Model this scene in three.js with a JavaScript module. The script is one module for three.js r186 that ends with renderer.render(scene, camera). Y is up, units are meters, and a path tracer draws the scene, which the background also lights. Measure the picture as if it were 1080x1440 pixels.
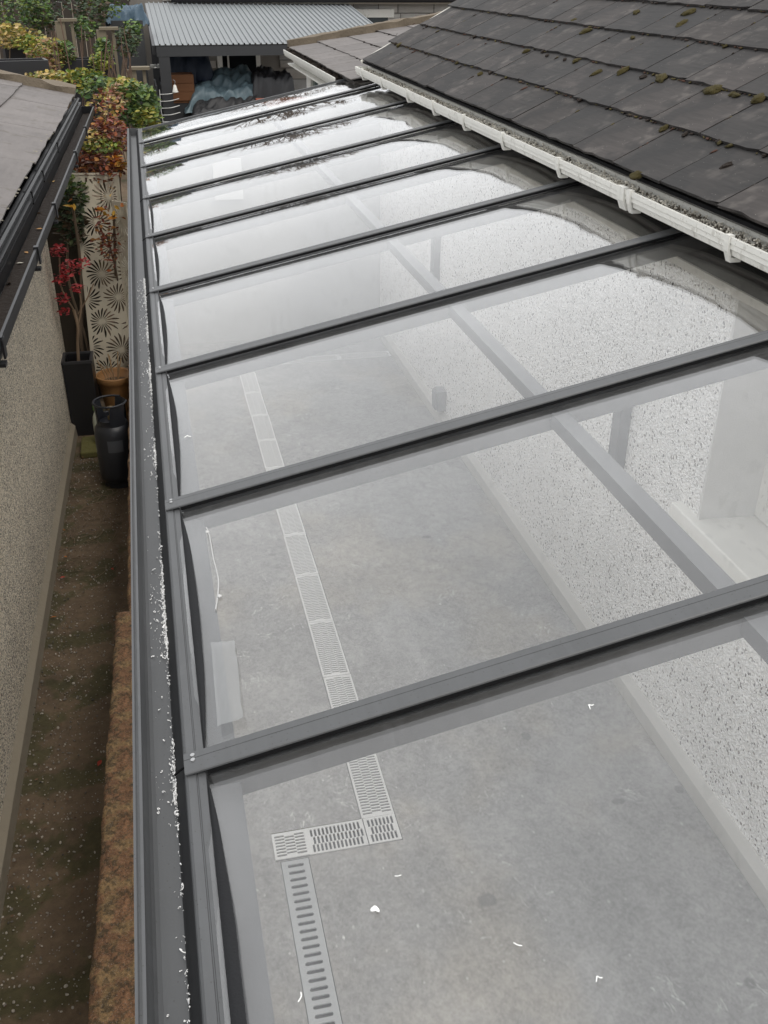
import * as THREE from 'three';
import { mergeGeometries, mergeVertices } from 'three/addons/utils/BufferGeometryUtils.js';
import { RoundedBoxGeometry } from 'three/addons/geometries/RoundedBoxGeometry.js';

// ---------------------------------------------------------------- camera, sky, sun, exposure
const scene = new THREE.Scene();
const F = 1385.4, PITCH = 0.5082, YAW = 0.2276, ROLL = 0.00485, EYE = new THREE.Vector3(0.04, 1.274, 1.40);
const camera = new THREE.PerspectiveCamera(2 * Math.atan(720 / F) * 180 / Math.PI, 0.75, 0.05, 400);
camera.position.copy(EYE);
camera.rotation.order = 'YXZ';
camera.rotation.set(-PITCH, -YAW, ROLL);
camera.updateMatrixWorld(true);

const renderer = new THREE.WebGLRenderer({ antialias: true });
renderer.toneMapping = THREE.LinearToneMapping;
renderer.toneMappingExposure = 1.55;
renderer.shadowMap.enabled = true;

// seeded numbers and tileable noise
let seed = 20251;
function rnd() { seed = (seed * 1664525 + 1013904223) >>> 0; return seed / 4294967296; }
const rr = (a, b) => a + (b - a) * rnd();
const pick = a => a[Math.floor(rnd() * a.length)];
function hash(x, y, s) { let h = (x * 374761393 + y * 668265263 + s * 2147483647) | 0; h = Math.imul(h ^ (h >>> 13), 1274126177); h ^= h >>> 16; return (h >>> 0) / 4294967296; }
function vnoise(x, y, px, py, s) {          // value noise of period px, py
  const x0 = Math.floor(x), y0 = Math.floor(y); let fx = x - x0, fy = y - y0;
  fx = fx * fx * (3 - 2 * fx); fy = fy * fy * (3 - 2 * fy);
  const X0 = ((x0 % px) + px) % px, X1 = (X0 + 1) % px, Y0 = ((y0 % py) + py) % py, Y1 = (Y0 + 1) % py;
  const a = hash(X0, Y0, s), b = hash(X1, Y0, s), c = hash(X0, Y1, s), d = hash(X1, Y1, s);
  return a + (b - a) * fx + (c - a) * fy + (a - b - c + d) * fx * fy;
}
function fbm(u, v, px, py, oct, s) { let t = 0, a = 0.5, n = 0; for (let i = 0; i < oct; i++) { t += a * vnoise(u * px, v * py, px, py, s + i * 17); n += a; a *= 0.55; px *= 2; py *= 2; } return t / n; }

// overcast sky: even pale grey cloud, a little brighter overhead
{
  const w = 512, h = 256, d = new Float32Array(w * h * 4);
  for (let j = 0; j < h; j++) for (let i = 0; i < w; i++) {
    const el = (j + 0.5) / h * Math.PI - Math.PI / 2, e = Math.max(0, Math.sin(el));
    const c = 0.74 + 0.24 * (fbm(i / w, j / h, 8, 8, 4, 3) - 0.5) + 0.42 * Math.pow(e, 0.8);
    const k = (j * w + i) * 4; d[k] = c * 0.985; d[k + 1] = c * 1.0; d[k + 2] = c * 1.02; d[k + 3] = 1;
  }
  const t = new THREE.DataTexture(d, w, h, THREE.RGBAFormat, THREE.FloatType);
  t.mapping = THREE.EquirectangularReflectionMapping; t.magFilter = THREE.LinearFilter; t.minFilter = THREE.LinearFilter; t.wrapS = THREE.RepeatWrapping; t.needsUpdate = true;
  scene.background = t; scene.environment = t;
}
const sun = new THREE.DirectionalLight(0xfff6ea, 0.9);
sun.position.set(4.2, 12, 3); sun.target.position.set(0, -1, -4);
sun.castShadow = true; sun.shadow.radius = 40; sun.shadow.mapSize.set(2048, 2048);
Object.assign(sun.shadow.camera, { left: -14, right: 14, top: 16, bottom: -16, near: 0.5, far: 60 });
scene.add(sun, sun.target);

// a pixel of the 1080 x 1440 photograph to a point on a plane x, y or z = value
const AX = [0, 1, 2].map(k => new THREE.Vector3().setFromMatrixColumn(camera.matrixWorld, k));
function rayOf(u, v) { return new THREE.Vector3().addScaledVector(AX[0], (u - 540) / F).addScaledVector(AX[1], -(v - 720) / F).addScaledVector(AX[2], -1); }
function onPlane(axis, u, v, value) { const d = rayOf(u, v), t = (value - EYE[axis]) / d[axis]; return EYE.clone().addScaledVector(d, t); }
const atX = (u, v, x) => onPlane('x', u, v, x), atY = (u, v, y) => onPlane('y', u, v, y), atZ = (u, v, z) => onPlane('z', u, v, z);

// ---------------------------------------------------------------- textures
function tex(w, h, fn, { srgb = true, rx = 1, ry = 1 } = {}) {
  const d = new Uint8Array(w * h * 4);
  const e = x => { x = Math.min(1, Math.max(0, x)); return Math.round(255 * (srgb ? (x <= 0.0031308 ? 12.92 * x : 1.055 * Math.pow(x, 1 / 2.4) - 0.055) : x)); };
  for (let j = 0; j < h; j++) for (let i = 0; i < w; i++) {
    const c = fn((i + 0.5) / w, (j + 0.5) / h, i, j), k = (j * w + i) * 4;
    if (typeof c === 'number') d[k] = d[k + 1] = d[k + 2] = e(c); else { d[k] = e(c[0]); d[k + 1] = e(c[1]); d[k + 2] = e(c[2]); }
    d[k + 3] = 255;
  }
  const t = new THREE.DataTexture(d, w, h, THREE.RGBAFormat); t.wrapS = t.wrapT = THREE.RepeatWrapping;
  t.magFilter = THREE.LinearFilter; t.minFilter = THREE.LinearMipmapLinearFilter; t.generateMipmaps = true; t.anisotropy = 8;
  if (srgb) t.colorSpace = THREE.SRGBColorSpace; t.repeat.set(rx, ry); t.needsUpdate = true; return t;
}
const mixc = (a, b, t) => [a[0] + (b[0] - a[0]) * t, a[1] + (b[1] - a[1]) * t, a[2] + (b[2] - a[2]) * t];
const sst = (a, b, x) => { x = Math.min(1, Math.max(0, (x - a) / (b - a))); return x * x * (3 - 2 * x); };

// stone-chip render: chips stamped into a float field, one metre to the tile
function chipField(n, count, rmin, rmax, sd) {
  const id = new Float32Array(n * n), hgt = new Float32Array(n * n); let q = sd; const r0 = () => { q = (q * 1664525 + 1013904223) >>> 0; return q / 4294967296; };
  for (let c = 0; c < count; c++) {
    const cx = r0() * n, cy = r0() * n, a = rmin + (rmax - rmin) * r0(), b = a * (0.5 + 0.5 * r0()), th = r0() * 3.14, co = Math.cos(th), si = Math.sin(th), tone = 0.02 + 0.98 * r0(), R = Math.ceil(a);
    for (let y = -R; y <= R; y++) for (let x = -R; x <= R; x++) {
      const u = (x * co + y * si) / a, v = (-x * si + y * co) / b, e = Math.pow(Math.abs(u), 2.6) + Math.pow(Math.abs(v), 2.6);
      if (e > 1) continue; const k = ((Math.floor(cy + y) % n + n) % n) * n + ((Math.floor(cx + x) % n + n) % n), hh = 0.35 + 0.65 * (1 - e) * (0.6 + 0.4 * tone);
      if (hh >= hgt[k]) { hgt[k] = hh; id[k] = tone; }
    }
  }
  return { id, hgt, n };
}
function dash(field, base, grout, dark, share) {
  const n = field.n;
  const map = tex(n, n, (u, v, i, j) => {
    const k = j * n + i, t = field.id[k], m = fbm(u, v, 5, 5, 5, 91) - 0.5, f = hash(i, j, 7) - 0.5; let c;
    if (field.hgt[k] < 0.05) c = grout; else if (t > 1 - share) c = mixc(dark[0], dark[1], (t - 1 + share) / share); else c = mixc(base[0], base[1], t / (1 - share));
    const s = 1 + 0.22 * m + 0.10 * f; return [c[0] * s, c[1] * s, c[2] * s];
  });
  const bump = tex(n, n, (u, v, i, j) => field.hgt[j * n + i] * 0.85 + 0.1 * hash(i, j, 5), { srgb: false });
  return { map, bump };
}
const chips = chipField(1024, 12500, 4.4, 8.6, 77);
const dashHouse = dash(chips, [[0.80, 0.79, 0.765], [0.91, 0.905, 0.885]], [0.76, 0.745, 0.71], [[0.06, 0.056, 0.05], [0.30, 0.27, 0.23]], 0.07);
const chips2 = chipField(1024, 26000, 3.2, 6.6, 5);
const dashGarage = dash(chips2, [[0.72, 0.64, 0.51], [0.88, 0.80, 0.66]], [0.54, 0.47, 0.36], [[0.05, 0.043, 0.036], [0.17, 0.15, 0.125]], 0.19);

const slateMap = tex(1024, 1024, (u, v, i, j) => {
  const big = fbm(u, v, 4, 4, 5, 11), grain = fbm(u, v, 90, 9, 4, 12), blot = fbm(u, v, 11, 11, 4, 13), f = hash(i, j, 3);
  let s = 0.42 + 0.90 * big + 0.5 * (grain - 0.5) + 0.10 * (f - 0.5), c = [0.0245 * s, 0.0207 * s, 0.0188 * s];
  c = mixc(c, [0.085, 0.076, 0.068], 0.45 * sst(0.58, 0.80, blot)); c = mixc(c, [0.009, 0.0078, 0.0074], 0.85 * sst(0.56, 0.70, fbm(u, v, 6, 5, 4, 14)));
  if (hash(i >> 1, j >> 1, 9) > 0.9992) c = [0.3, 0.29, 0.26];
  return c;
});
const slateBump = tex(512, 512, (u, v) => 0.5 * fbm(u, v, 8, 8, 5, 21) + 0.5 * fbm(u, v, 60, 10, 3, 22), { srgb: false });
const paleSlateMap = tex(512, 512, (u, v, i, j) => {
  const s = 0.72 + 0.5 * fbm(u, v, 5, 5, 5, 31) + 0.10 * (hash(i, j, 4) - 0.5) + 0.22 * (fbm(u, v, 60, 8, 3, 33) - 0.5), m = sst(0.62, 0.75, fbm(u, v, 14, 14, 4, 32));
  return mixc([0.125 * s, 0.112 * s, 0.106 * s], [0.085, 0.074, 0.062], m * 0.7);
});

// patio concrete, 2.45 x 9.4 m without a repeat: mottling, rubbed white scuffs, damp spots, grit
const concMap = (() => {
  const w = 1024, h = 2048, scuff = new Float32Array(w * h), dark = new Float32Array(w * h); let q = 99; const r0 = () => { q = (q * 1664525 + 1013904223) >>> 0; return q / 4294967296; };
  const dab = (buf, x, y, r, a) => { for (let yy = -r; yy <= r; yy++) for (let xx = -r; xx <= r; xx++) { const X = Math.floor(x + xx), Y = Math.floor(y + yy); if (X < 0 || Y < 0 || X >= w || Y >= h || xx * xx + yy * yy > r * r) continue; const k = Y * w + X; buf[k] = Math.min(1, buf[k] + a * (0.4 + 0.6 * hash(X, Y, 2))); } };
  for (let s = 0; s < 120; s++) {        // clusters of short scratches
    const cx = r0() * w, cy = r0() * h, n = 3 + Math.floor(r0() * 16), dir = r0() * 6.28;
    for (let k = 0; k < n; k++) { let x = cx + (r0() - 0.5) * 46, y = cy + (r0() - 0.5) * 26, a = dir + (r0() - 0.5) * 1.3; const L = 3 + r0() * 16, st = 0.10 + 0.45 * r0() * r0(); for (let t = 0; t < L; t++) { dab(scuff, x, y, r0() > 0.85 ? 1 : 0, st); x += Math.cos(a) * 1.2; y += Math.sin(a) * 0.7; a += (r0() - 0.5) * 0.5; } }
  }
  for (let s = 0; s < 500; s++) dab(scuff, r0() * w, r0() * h, r0() > 0.9 ? 2 : 1, 0.25 + 0.5 * r0());
  for (let s = 0; s < 500; s++) dab(dark, r0() * w, r0() * h, 1 + Math.floor(r0() * 2), 0.3 * r0());
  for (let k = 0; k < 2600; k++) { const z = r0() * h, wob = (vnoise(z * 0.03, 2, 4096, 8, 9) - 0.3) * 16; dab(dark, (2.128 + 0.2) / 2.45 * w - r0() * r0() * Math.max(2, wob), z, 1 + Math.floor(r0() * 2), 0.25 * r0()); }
  const spot = (x, z, rx, rz, a) => { const cx = (x + 0.2) / 2.45 * w, cy = (8.25 + z) / 9.45 * h; for (let k = 0; k < 260; k++) { const t = r0() * 6.28, r = Math.sqrt(r0()); dab(dark, cx + Math.cos(t) * r * rx / 2.45 * w, cy + Math.sin(t) * r * rz / 9.45 * h, 2, a * 0.3); } };
  for (const p of [[870, 1127, 0.05, 0.02], [1055, 1383, 0.03, 0.025], [685, 1265, 0.06, 0.05], [740, 1035, 0.03, 0.04], [955, 1110, 0.03, 0.03], [600, 755, 0.05, 0.02], [890, 845, 0.05, 0.015]]) { const g = atY(p[0], p[1], -2); spot(g.x, g.z, p[2] * 0.6, p[3] * 0.6, 0.4); }
  return tex(w, h, (u, v, i, j) => {
    const k = j * w + i, big = fbm(u, v, 3, 9, 6, 41), mid = fbm(u, v, 14, 50, 4, 42), fine = hash(i, j, 8), tan = sst(0.55, 0.78, fbm(u, v, 4, 14, 4, 43));
    const tro = sst(0.50, 0.60, fbm(u, v, 9, 30, 5, 45)), s = 0.88 + 0.24 * big + 0.28 * (mid - 0.5) + 0.13 * tro + 0.26 * (fine - 0.5) + 0.34 * (vnoise(u * 250, v * 900, 250, 900, 46) - 0.5) + 0.22 * (vnoise(u * 90, v * 320, 90, 320, 47) - 0.5); let c = [0.208 * s, 0.205 * s, 0.199 * s];
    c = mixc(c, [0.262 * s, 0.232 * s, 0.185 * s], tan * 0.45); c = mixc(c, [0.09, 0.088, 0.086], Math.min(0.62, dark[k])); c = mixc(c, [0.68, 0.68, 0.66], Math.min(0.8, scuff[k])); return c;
  });
})();
const grainBump = tex(512, 512, (u, v, i, j) => 0.6 * fbm(u, v, 24, 24, 4, 51) + 0.4 * hash(i, j, 6), { srgb: false });
const soilMap = tex(1024, 1024, (u, v, i, j) => {
  const a = fbm(u, v, 5, 5, 6, 61), b = fbm(u, v, 40, 40, 4, 62), mo = sst(0.50, 0.66, fbm(u, v, 7, 7, 5, 63)), f = hash(i, j, 2), g = hash(i >> 2, j >> 2, 44);
  const s = 0.55 + 0.7 * a + 0.5 * (b - 0.5) + 0.25 * (f - 0.5); let c = [0.125 * s, 0.088 * s, 0.055 * s]; c = mixc(c, [0.066 * s, 0.060 * s, 0.025 * s], mo * 0.85); if (g > 0.992) c = [0.24, 0.225, 0.20]; return c;
});
const mossyGrit = tex(512, 512, (u, v, i, j) => {
  const a = fbm(u, v, 10, 10, 5, 71), b = fbm(u, v, 46, 46, 3, 72), r = sst(0.46, 0.62, fbm(u, v, 6, 6, 5, 73)), g = hash(i >> 1, j >> 1, 8), s = 0.42 + 0.75 * a + 0.95 * (b - 0.5) + 0.25 * (hash(i, j, 1) - 0.5);
  let c = mixc([0.29 * s, 0.185 * s, 0.085 * s], [0.27 * s, 0.14 * s, 0.07 * s], r); c = mixc(c, [0.10 * s, 0.070 * s, 0.035 * s], 0.8 * sst(0.5, 0.68, fbm(u, v, 17, 17, 4, 74))); if (g > 0.98) c = [0.36, 0.33, 0.29]; if (g < 0.06) c = [0.03, 0.025, 0.02]; return c;
});
const mossyBump = tex(512, 512, (u, v, i, j) => fbm(u, v, 46, 46, 4, 72) * 0.8 + 0.2 * hash(i, j, 1), { srgb: false });
const renderMap = tex(512, 512, (u, v, i, j) => { const s = 0.88 + 0.22 * (fbm(u, v, 4, 4, 6, 81)) + 0.05 * (hash(i, j, 3) - 0.5) - 0.10 * sst(0.6, 0.75, fbm(u, v, 16, 9, 4, 82)); return [s, s, s * 0.985]; });
const grimeMap = tex(512, 512, (u, v, i, j) => { const a = fbm(u, v, 9, 9, 5, 301), b = fbm(u, v, 60, 26, 4, 302), s = 0.90 + 0.14 * a + 0.05 * (hash(i, j, 3) - 0.5), d = 0.5 * sst(0.58, 0.80, b) * sst(0.4, 0.65, a) + (hash(i >> 1, j >> 1, 21) > 0.992 ? 0.6 : 0); return mixc([s, s, s * 0.985], [0.30, 0.27, 0.21], Math.min(0.8, d)); });
const streakMap = tex(512, 512, (u, v, i, j) => { const s = 0.84 + 0.20 * fbm(u, v, 6, 80, 4, 83) + 0.12 * fbm(u, v, 5, 5, 4, 84) + 0.05 * (hash(i, j, 3) - 0.5); return [s, s, s]; });
// powder coat: faint drag marks, dried drips, dust specks and a few scratches
const aluMap = (() => { const n = 1024, sc = new Float32Array(n * n); let q = 71; const r0 = () => { q = (q * 1664525 + 1013904223) >>> 0; return q / 4294967296; };
  for (let k = 0; k < 70; k++) { let x = r0() * n, y = r0() * n, a = r0() * 6.28; const L = 10 + r0() * 60, t = 0.1 + 0.3 * r0(); for (let i = 0; i < L; i++) { sc[((Math.floor(y) + n) % n) * n + (Math.floor(x) + n) % n] = t; x += Math.cos(a); y += Math.sin(a); a += (r0() - 0.5) * 0.12; } }
  return tex(n, n, (u, v, i, j) => { const g = hash(i >> 1, j >> 1, 12), s = 0.74 + 0.22 * fbm(u, v, 5, 5, 6, 85) + 0.16 * fbm(u, v, 90, 6, 3, 86) + 0.10 * sst(0.55, 0.7, fbm(u, v, 24, 24, 4, 87)) + 0.05 * (hash(i, j, 3) - 0.5) + sc[j * n + i]; return g > 0.998 ? [1, 1, 0.97] : g < 0.004 ? [0.5, 0.46, 0.42] : [s, s, s * 0.99]; }); })();
// thin dust and dried water on the clear sheets: how much of the sheet stays clear
const dustMap = (() => { const n = 1024, drop = new Float32Array(n * n); let q = 31; const r0 = () => { q = (q * 1664525 + 1013904223) >>> 0; return q / 4294967296; };
  for (let k = 0; k < 900; k++) { const cx = r0() * n, cy = r0() * n, r = 1.5 + 5 * r0() * r0(), a = 0.03 + 0.05 * r0(); for (let y = -8; y <= 8; y++) for (let x = -8; x <= 8; x++) { const d = Math.hypot(x, y), e = Math.abs(d - r); if (e < 1.2) { const i = ((Math.floor(cy + y) + n) % n) * n + (Math.floor(cx + x) + n) % n; drop[i] = Math.max(drop[i], a * (1 - e / 1.2)); } } }
  return tex(n, n, (u, v, i, j) => { const st = fbm(u, v, 5, 60, 4, 201), pa = fbm(u, v, 4, 4, 5, 202), f = hash(i, j, 9); return 0.998 - 0.009 * pa - 0.010 * sst(0.50, 0.75, st) * pa - 0.10 * drop[j * n + i] - (f > 0.9992 ? 0.1 : 0); }, { srgb: false }); })();
const specks = tex(512, 512, (u, v, i, j) => { const g = hash(i >> 1, j >> 1, 12), s = 0.9 + 0.16 * fbm(u, v, 7, 7, 5, 85) + 0.04 * (hash(i, j, 3) - 0.5); return g > 0.9975 ? [1, 1, 0.97] : g < 0.006 ? [0.55, 0.5, 0.45] : [s, s, s]; });

// ---------------------------------------------------------------- materials
const rep = (t, r, r2 = r) => { const c = t.clone(); c.repeat.set(r, r2); c.needsUpdate = true; return c; };
const lin = (r, g, b) => new THREE.Color().setRGB(r, g, b);
const mat = (c, roughness, extra = {}) => new THREE.MeshStandardMaterial({ color: lin(...c), roughness, ...extra });
const pmat = (c, roughness, extra = {}) => new THREE.MeshPhysicalMaterial({ color: lin(...c), roughness, ...extra });
const M = {
  alu: mat([0.066, 0.068, 0.071], 0.5, { map: rep(aluMap, 1.1), bumpMap: grainBump, bumpScale: 0.0003 }),
  rubber: pmat([0.006, 0.006, 0.0065], 0.85, { specularIntensity: 0.25 }),
  darkStrip: pmat([0.022, 0.0225, 0.0235], 0.7, { specularIntensity: 0.4, map: rep(streakMap, 6, 0.6) }),  // dark streaked grey for the strip on the gutter's inner slope
  seal: pmat([0.016, 0.0165, 0.018], 0.85, { specularIntensity: 0.35, map: rep(specks, 4), bumpMap: grainBump, bumpScale: 0.002 }),
  steel: mat([0.36, 0.36, 0.36], 0.35, { metalness: 0.8 }),
  panel: new THREE.MeshPhysicalMaterial({ color: lin(0.992, 0.992, 0.991), roughness: 0.0, transmission: 1, transmissionMap: dustMap, thickness: 0, ior: 1.5, side: THREE.DoubleSide }),
  film: new THREE.MeshPhysicalMaterial({ color: lin(0.78, 0.79, 0.79), roughness: 0.35, transmission: 0.9, thickness: 0, ior: 1.4, side: THREE.DoubleSide }),
  dash: mat([1, 1, 1], 0.9, { map: dashHouse.map, bumpMap: dashHouse.bump, bumpScale: 0.009 }),
  dashGarage: mat([1, 1, 1], 0.92, { map: dashGarage.map, bumpMap: dashGarage.bump, bumpScale: 0.006 }),
  render: mat([0.56, 0.555, 0.535], 0.85, { map: renderMap, bumpMap: grainBump, bumpScale: 0.0015 }),
  renderPale: mat([0.66, 0.655, 0.635], 0.85, { map: rep(renderMap, 0.8), bumpMap: grainBump, bumpScale: 0.0015 }),
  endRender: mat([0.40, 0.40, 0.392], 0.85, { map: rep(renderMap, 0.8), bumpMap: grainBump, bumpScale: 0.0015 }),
  plinth: mat([0.42, 0.41, 0.385], 0.9, { map: renderMap, bumpMap: grainBump, bumpScale: 0.002 }),
  sill: mat([0.70, 0.69, 0.65], 0.8, { map: rep(renderMap, 1.7) }),
  conc: mat([1, 1, 1], 0.88, { map: concMap }),
  grate: mat([0.50, 0.50, 0.49], 0.6, { metalness: 0.0, map: rep(specks, 2.5) }),
  grateDull: mat([0.30, 0.31, 0.315], 0.6, { metalness: 0.0, map: rep(specks, 2.5) }),
  channel: mat([0.09, 0.09, 0.09], 0.9),
  pvc: mat([0.70, 0.69, 0.65], 0.45, { map: grimeMap }),
  pvcIn: mat([0.62, 0.60, 0.55], 0.75, { map: rep(renderMap, 5), bumpMap: grainBump, bumpScale: 0.002 }),
  pvcBlack: pmat([0.010, 0.010, 0.011], 0.42, { specularIntensity: 0.55, map: rep(specks, 2) }),
  silt: mat([0.11, 0.095, 0.078], 0.8, { map: rep(renderMap, 6), bumpMap: mossyBump, bumpScale: 0.006 }),
  soffit: mat([0.09, 0.085, 0.08], 0.8),
  fascia: mat([0.42, 0.40, 0.37], 0.7),
  deck: mat([0.035, 0.03, 0.026], 0.95),
  mortar: mat([0.135, 0.108, 0.078], 0.95, { map: rep(renderMap, 4), bumpMap: mossyBump, bumpScale: 0.008 }),
  moss: mat([0.052, 0.040, 0.006], 1, { bumpMap: mossyBump, bumpScale: 0.004 }),
  mossDark: mat([0.020, 0.012, 0.007], 1, { bumpMap: mossyBump, bumpScale: 0.004 }),
  soil: mat([1, 1, 1], 0.95, { map: rep(soilMap, 0.8), bumpMap: rep(mossyBump, 1.3), bumpScale: 0.008 }),
  ground: mat([0.9, 0.9, 0.9], 0.95, { map: rep(soilMap, 0.4) }),
  grit: mat([1, 1, 1], 0.95, { map: rep(mossyGrit, 2.6), bumpMap: rep(mossyBump, 2.6), bumpScale: 0.012 }),
  gritDark: mat([0.42, 0.42, 0.42], 0.95, { map: rep(mossyGrit, 2.2), bumpMap: rep(mossyBump, 2.2), bumpScale: 0.012 }),
};
const slateMats = [0.74, 1.0, 1.2, 0.88, 1.38].map((k, i) => mat([k, k * (i === 4 ? 0.985 : 0.99), k * 0.985], 0.8 + 0.04 * (i % 3), { map: slateMap, bumpMap: slateBump, bumpScale: 0.0022 }));
const paleSlateMats = [0.9, 1.0, 1.1].map(k => mat([k, k, k], 0.8, { map: paleSlateMap, bumpMap: slateBump, bumpScale: 0.002 }));

// ---------------------------------------------------------------- helpers
const used = {};
function numbered(n) { used[n] = (used[n] || 0) + 1; return used[n] === 1 ? n : n + '_' + String(used[n] - 1).padStart(3, '0'); }
function shade(o) { o.traverse(c => { if (c.isMesh) { c.castShadow = true; c.receiveShadow = true; } }); return o; }
function thing(name, label, category, pos = [0, 0, 0], turn = 0, group) {
  const o = new THREE.Group(); o.name = numbered(name); o.position.set(...pos); o.rotation.y = turn; o.userData = { label, category }; if (group) o.userData.group = group; scene.add(o); return o;
}
function part(parent, name, geo, m, label) { const o = new THREE.Mesh(geo, m); o.name = name; o.castShadow = o.receiveShadow = true; if (label) o.userData.label = label; parent.add(o); return o; }
function single(name, geo, m, label, category, pos = [0, 0, 0], group) { const o = new THREE.Mesh(geo, m); o.name = numbered(name); o.castShadow = o.receiveShadow = true; o.position.set(...pos); o.userData = { label, category }; if (group) o.userData.group = group; scene.add(o); return o; }
function struct(name, geo, m) { const o = new THREE.Mesh(geo, m); o.name = numbered(name); o.castShadow = o.receiveShadow = true; o.userData = { kind: 'structure' }; scene.add(o); return o; }
// texture coordinates in metres by the way each face points
function muv(g, ox = 0, oy = 0) {
  const n = g.index ? g.toNonIndexed() : g; if (!n.attributes.normal) n.computeVertexNormals();
  const p = n.attributes.position, uv = new Float32Array(p.count * 2), a = new THREE.Vector3(), b = new THREE.Vector3(), c = new THREE.Vector3(), e = new THREE.Vector3(), f = new THREE.Vector3();
  for (let i = 0; i < p.count; i += 3) {
    a.fromBufferAttribute(p, i); b.fromBufferAttribute(p, i + 1); c.fromBufferAttribute(p, i + 2); e.subVectors(b, a).cross(f.subVectors(c, a));
    const ax = Math.abs(e.x), ay = Math.abs(e.y), az = Math.abs(e.z);
    for (let k = 0; k < 3; k++) { const x = p.getX(i + k), y = p.getY(i + k), z = p.getZ(i + k); let U, V; if (ax >= ay && ax >= az) { U = z; V = y; } else if (ay >= az) { U = x; V = z; } else { U = x; V = y; } uv[(i + k) * 2] = U + ox; uv[(i + k) * 2 + 1] = V + oy; }
  }
  n.setAttribute('uv', new THREE.BufferAttribute(uv, 2)); return n;
}
const box = (x0, x1, y0, y1, z0, z1) => { const g = new THREE.BoxGeometry(Math.abs(x1 - x0), Math.abs(y1 - y0), Math.abs(z1 - z0)); g.translate((x0 + x1) / 2, (y0 + y1) / 2, (z0 + z1) / 2); return muv(g); };
const rbox = (x0, x1, y0, y1, z0, z1, r = 0.004) => { const g = new RoundedBoxGeometry(Math.abs(x1 - x0), Math.abs(y1 - y0), Math.abs(z1 - z0), 2, r); g.translate((x0 + x1) / 2, (y0 + y1) / 2, (z0 + z1) / 2); return muv(g); };
const merge = a => mergeGeometries(a.map(g => { const n = g.index ? g.toNonIndexed() : g; for (const k of Object.keys(n.attributes)) if (!['position', 'normal', 'uv'].includes(k)) n.deleteAttribute(k); return n; }));
function prism(pts, z0, z1, bevel = 0) { const s = new THREE.Shape(pts.map(p => new THREE.Vector2(...p))); const g = new THREE.ExtrudeGeometry(s, { depth: z1 - z0, bevelEnabled: bevel > 0, bevelSize: bevel, bevelThickness: bevel, bevelSegments: 2, curveSegments: 8 }); g.translate(0, 0, z0); return muv(g); }
function tube(pts, r, seg = 24, rad = 7) { return muv(new THREE.TubeGeometry(new THREE.CatmullRomCurve3(pts.map(p => p.isVector3 ? p : new THREE.Vector3(...p))), seg, r, rad, false)); }
function lathe(pts, seg = 28) { return new THREE.LatheGeometry(pts.map(p => new THREE.Vector2(...p)), seg); }
function lump(rx, ry, rz, k, sd, det = 3) { const g = new THREE.IcosahedronGeometry(1, det), p = g.attributes.position; for (let i = 0; i < p.count; i++) { const x = p.getX(i), y = p.getY(i), z = p.getZ(i), n = vnoise(x * 2.3 + 9, y * 2.3 + z * 1.7 + 9, 64, 64, sd) + 0.5 * vnoise(x * 5 + 9, y * 5 - z * 4 + 30, 64, 64, sd + 1), s = 1 + k * (n - 0.75); p.setXYZ(i, x * rx * s, y * ry * s, z * rz * s); } const m = mergeVertices(g.deleteAttribute('uv') && g.deleteAttribute('normal') ? g : g, 1e-5); m.computeVertexNormals(); return muv(m.toNonIndexed ? m : m); }
const V = (x, y, z) => new THREE.Vector3(x, y, z);
// ================================================================ the setting
const FLOOR = -2.0, ALLEY = -2.45, WALLX = 2.17, SLOPE = 0.204, TILT = Math.atan(SLOPE), COS = Math.cos(TILT), ENDZ = -8.0, NEARZ = 1.06;
const roofY = x => SLOPE * x - 0.010;                         // upper face of the clear panels
{ const g = new THREE.PlaneGeometry(240, 240, 1, 1); g.rotateX(-Math.PI / 2); g.translate(0, ALLEY - 0.12, -30); struct('ground', muv(g), M.ground); }

// patio slab with the drain openings cut out of it
const DR = { main: [0.655, 0.80, -7.28, -1.505], foot: [0.26, 0.80, -1.655, -1.505], wide: [0.278, 0.392, -1.495, 1.1], cross: [0.12, 2.1, -7.44, -7.295] };
{
  const s = new THREE.Shape([[-0.18, 8.22], [2.26, 8.22], [2.26, -1.2], [-0.18, -1.2]].map(p => new THREE.Vector2(...p)));
  const hole = p => s.holes.push(new THREE.Path(p.map(q => new THREE.Vector2(q[0], -q[1]))));
  const [a, b] = DR.main, c = DR.cross, f = DR.foot, w = DR.wide, i = -0.003;
  hole([[c[0] + i, c[2] + i], [c[1] - i, c[2] + i], [c[1] - i, c[3] - i], [b - i, c[3] - i], [b - i, f[3] - i], [f[0] + i, f[3] - i], [f[0] + i, f[2] + i], [a + i, f[2] + i], [a + i, c[3] - i], [c[0] + i, c[3] - i]]);
  hole([[w[0] + i, w[2] + i], [w[1] - i, w[2] + i], [w[1] - i, w[3]], [w[0] + i, w[3]]]);
  const g = new THREE.ShapeGeometry(s), p = g.attributes.position, uv = g.attributes.uv;
  for (let k = 0; k < p.count; k++) uv.setXY(k, (p.getX(k) + 0.2) / 2.45, (8.25 - p.getY(k)) / 9.45);
  g.rotateX(-Math.PI / 2); g.translate(0, FLOOR, 0); struct('patio_floor', g, M.conc);
  struct('patio_slab_edge', box(-0.20, -0.185, ALLEY - 0.05, FLOOR + 0.001, -8.22, 1.2), M.plinth);
}
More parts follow.
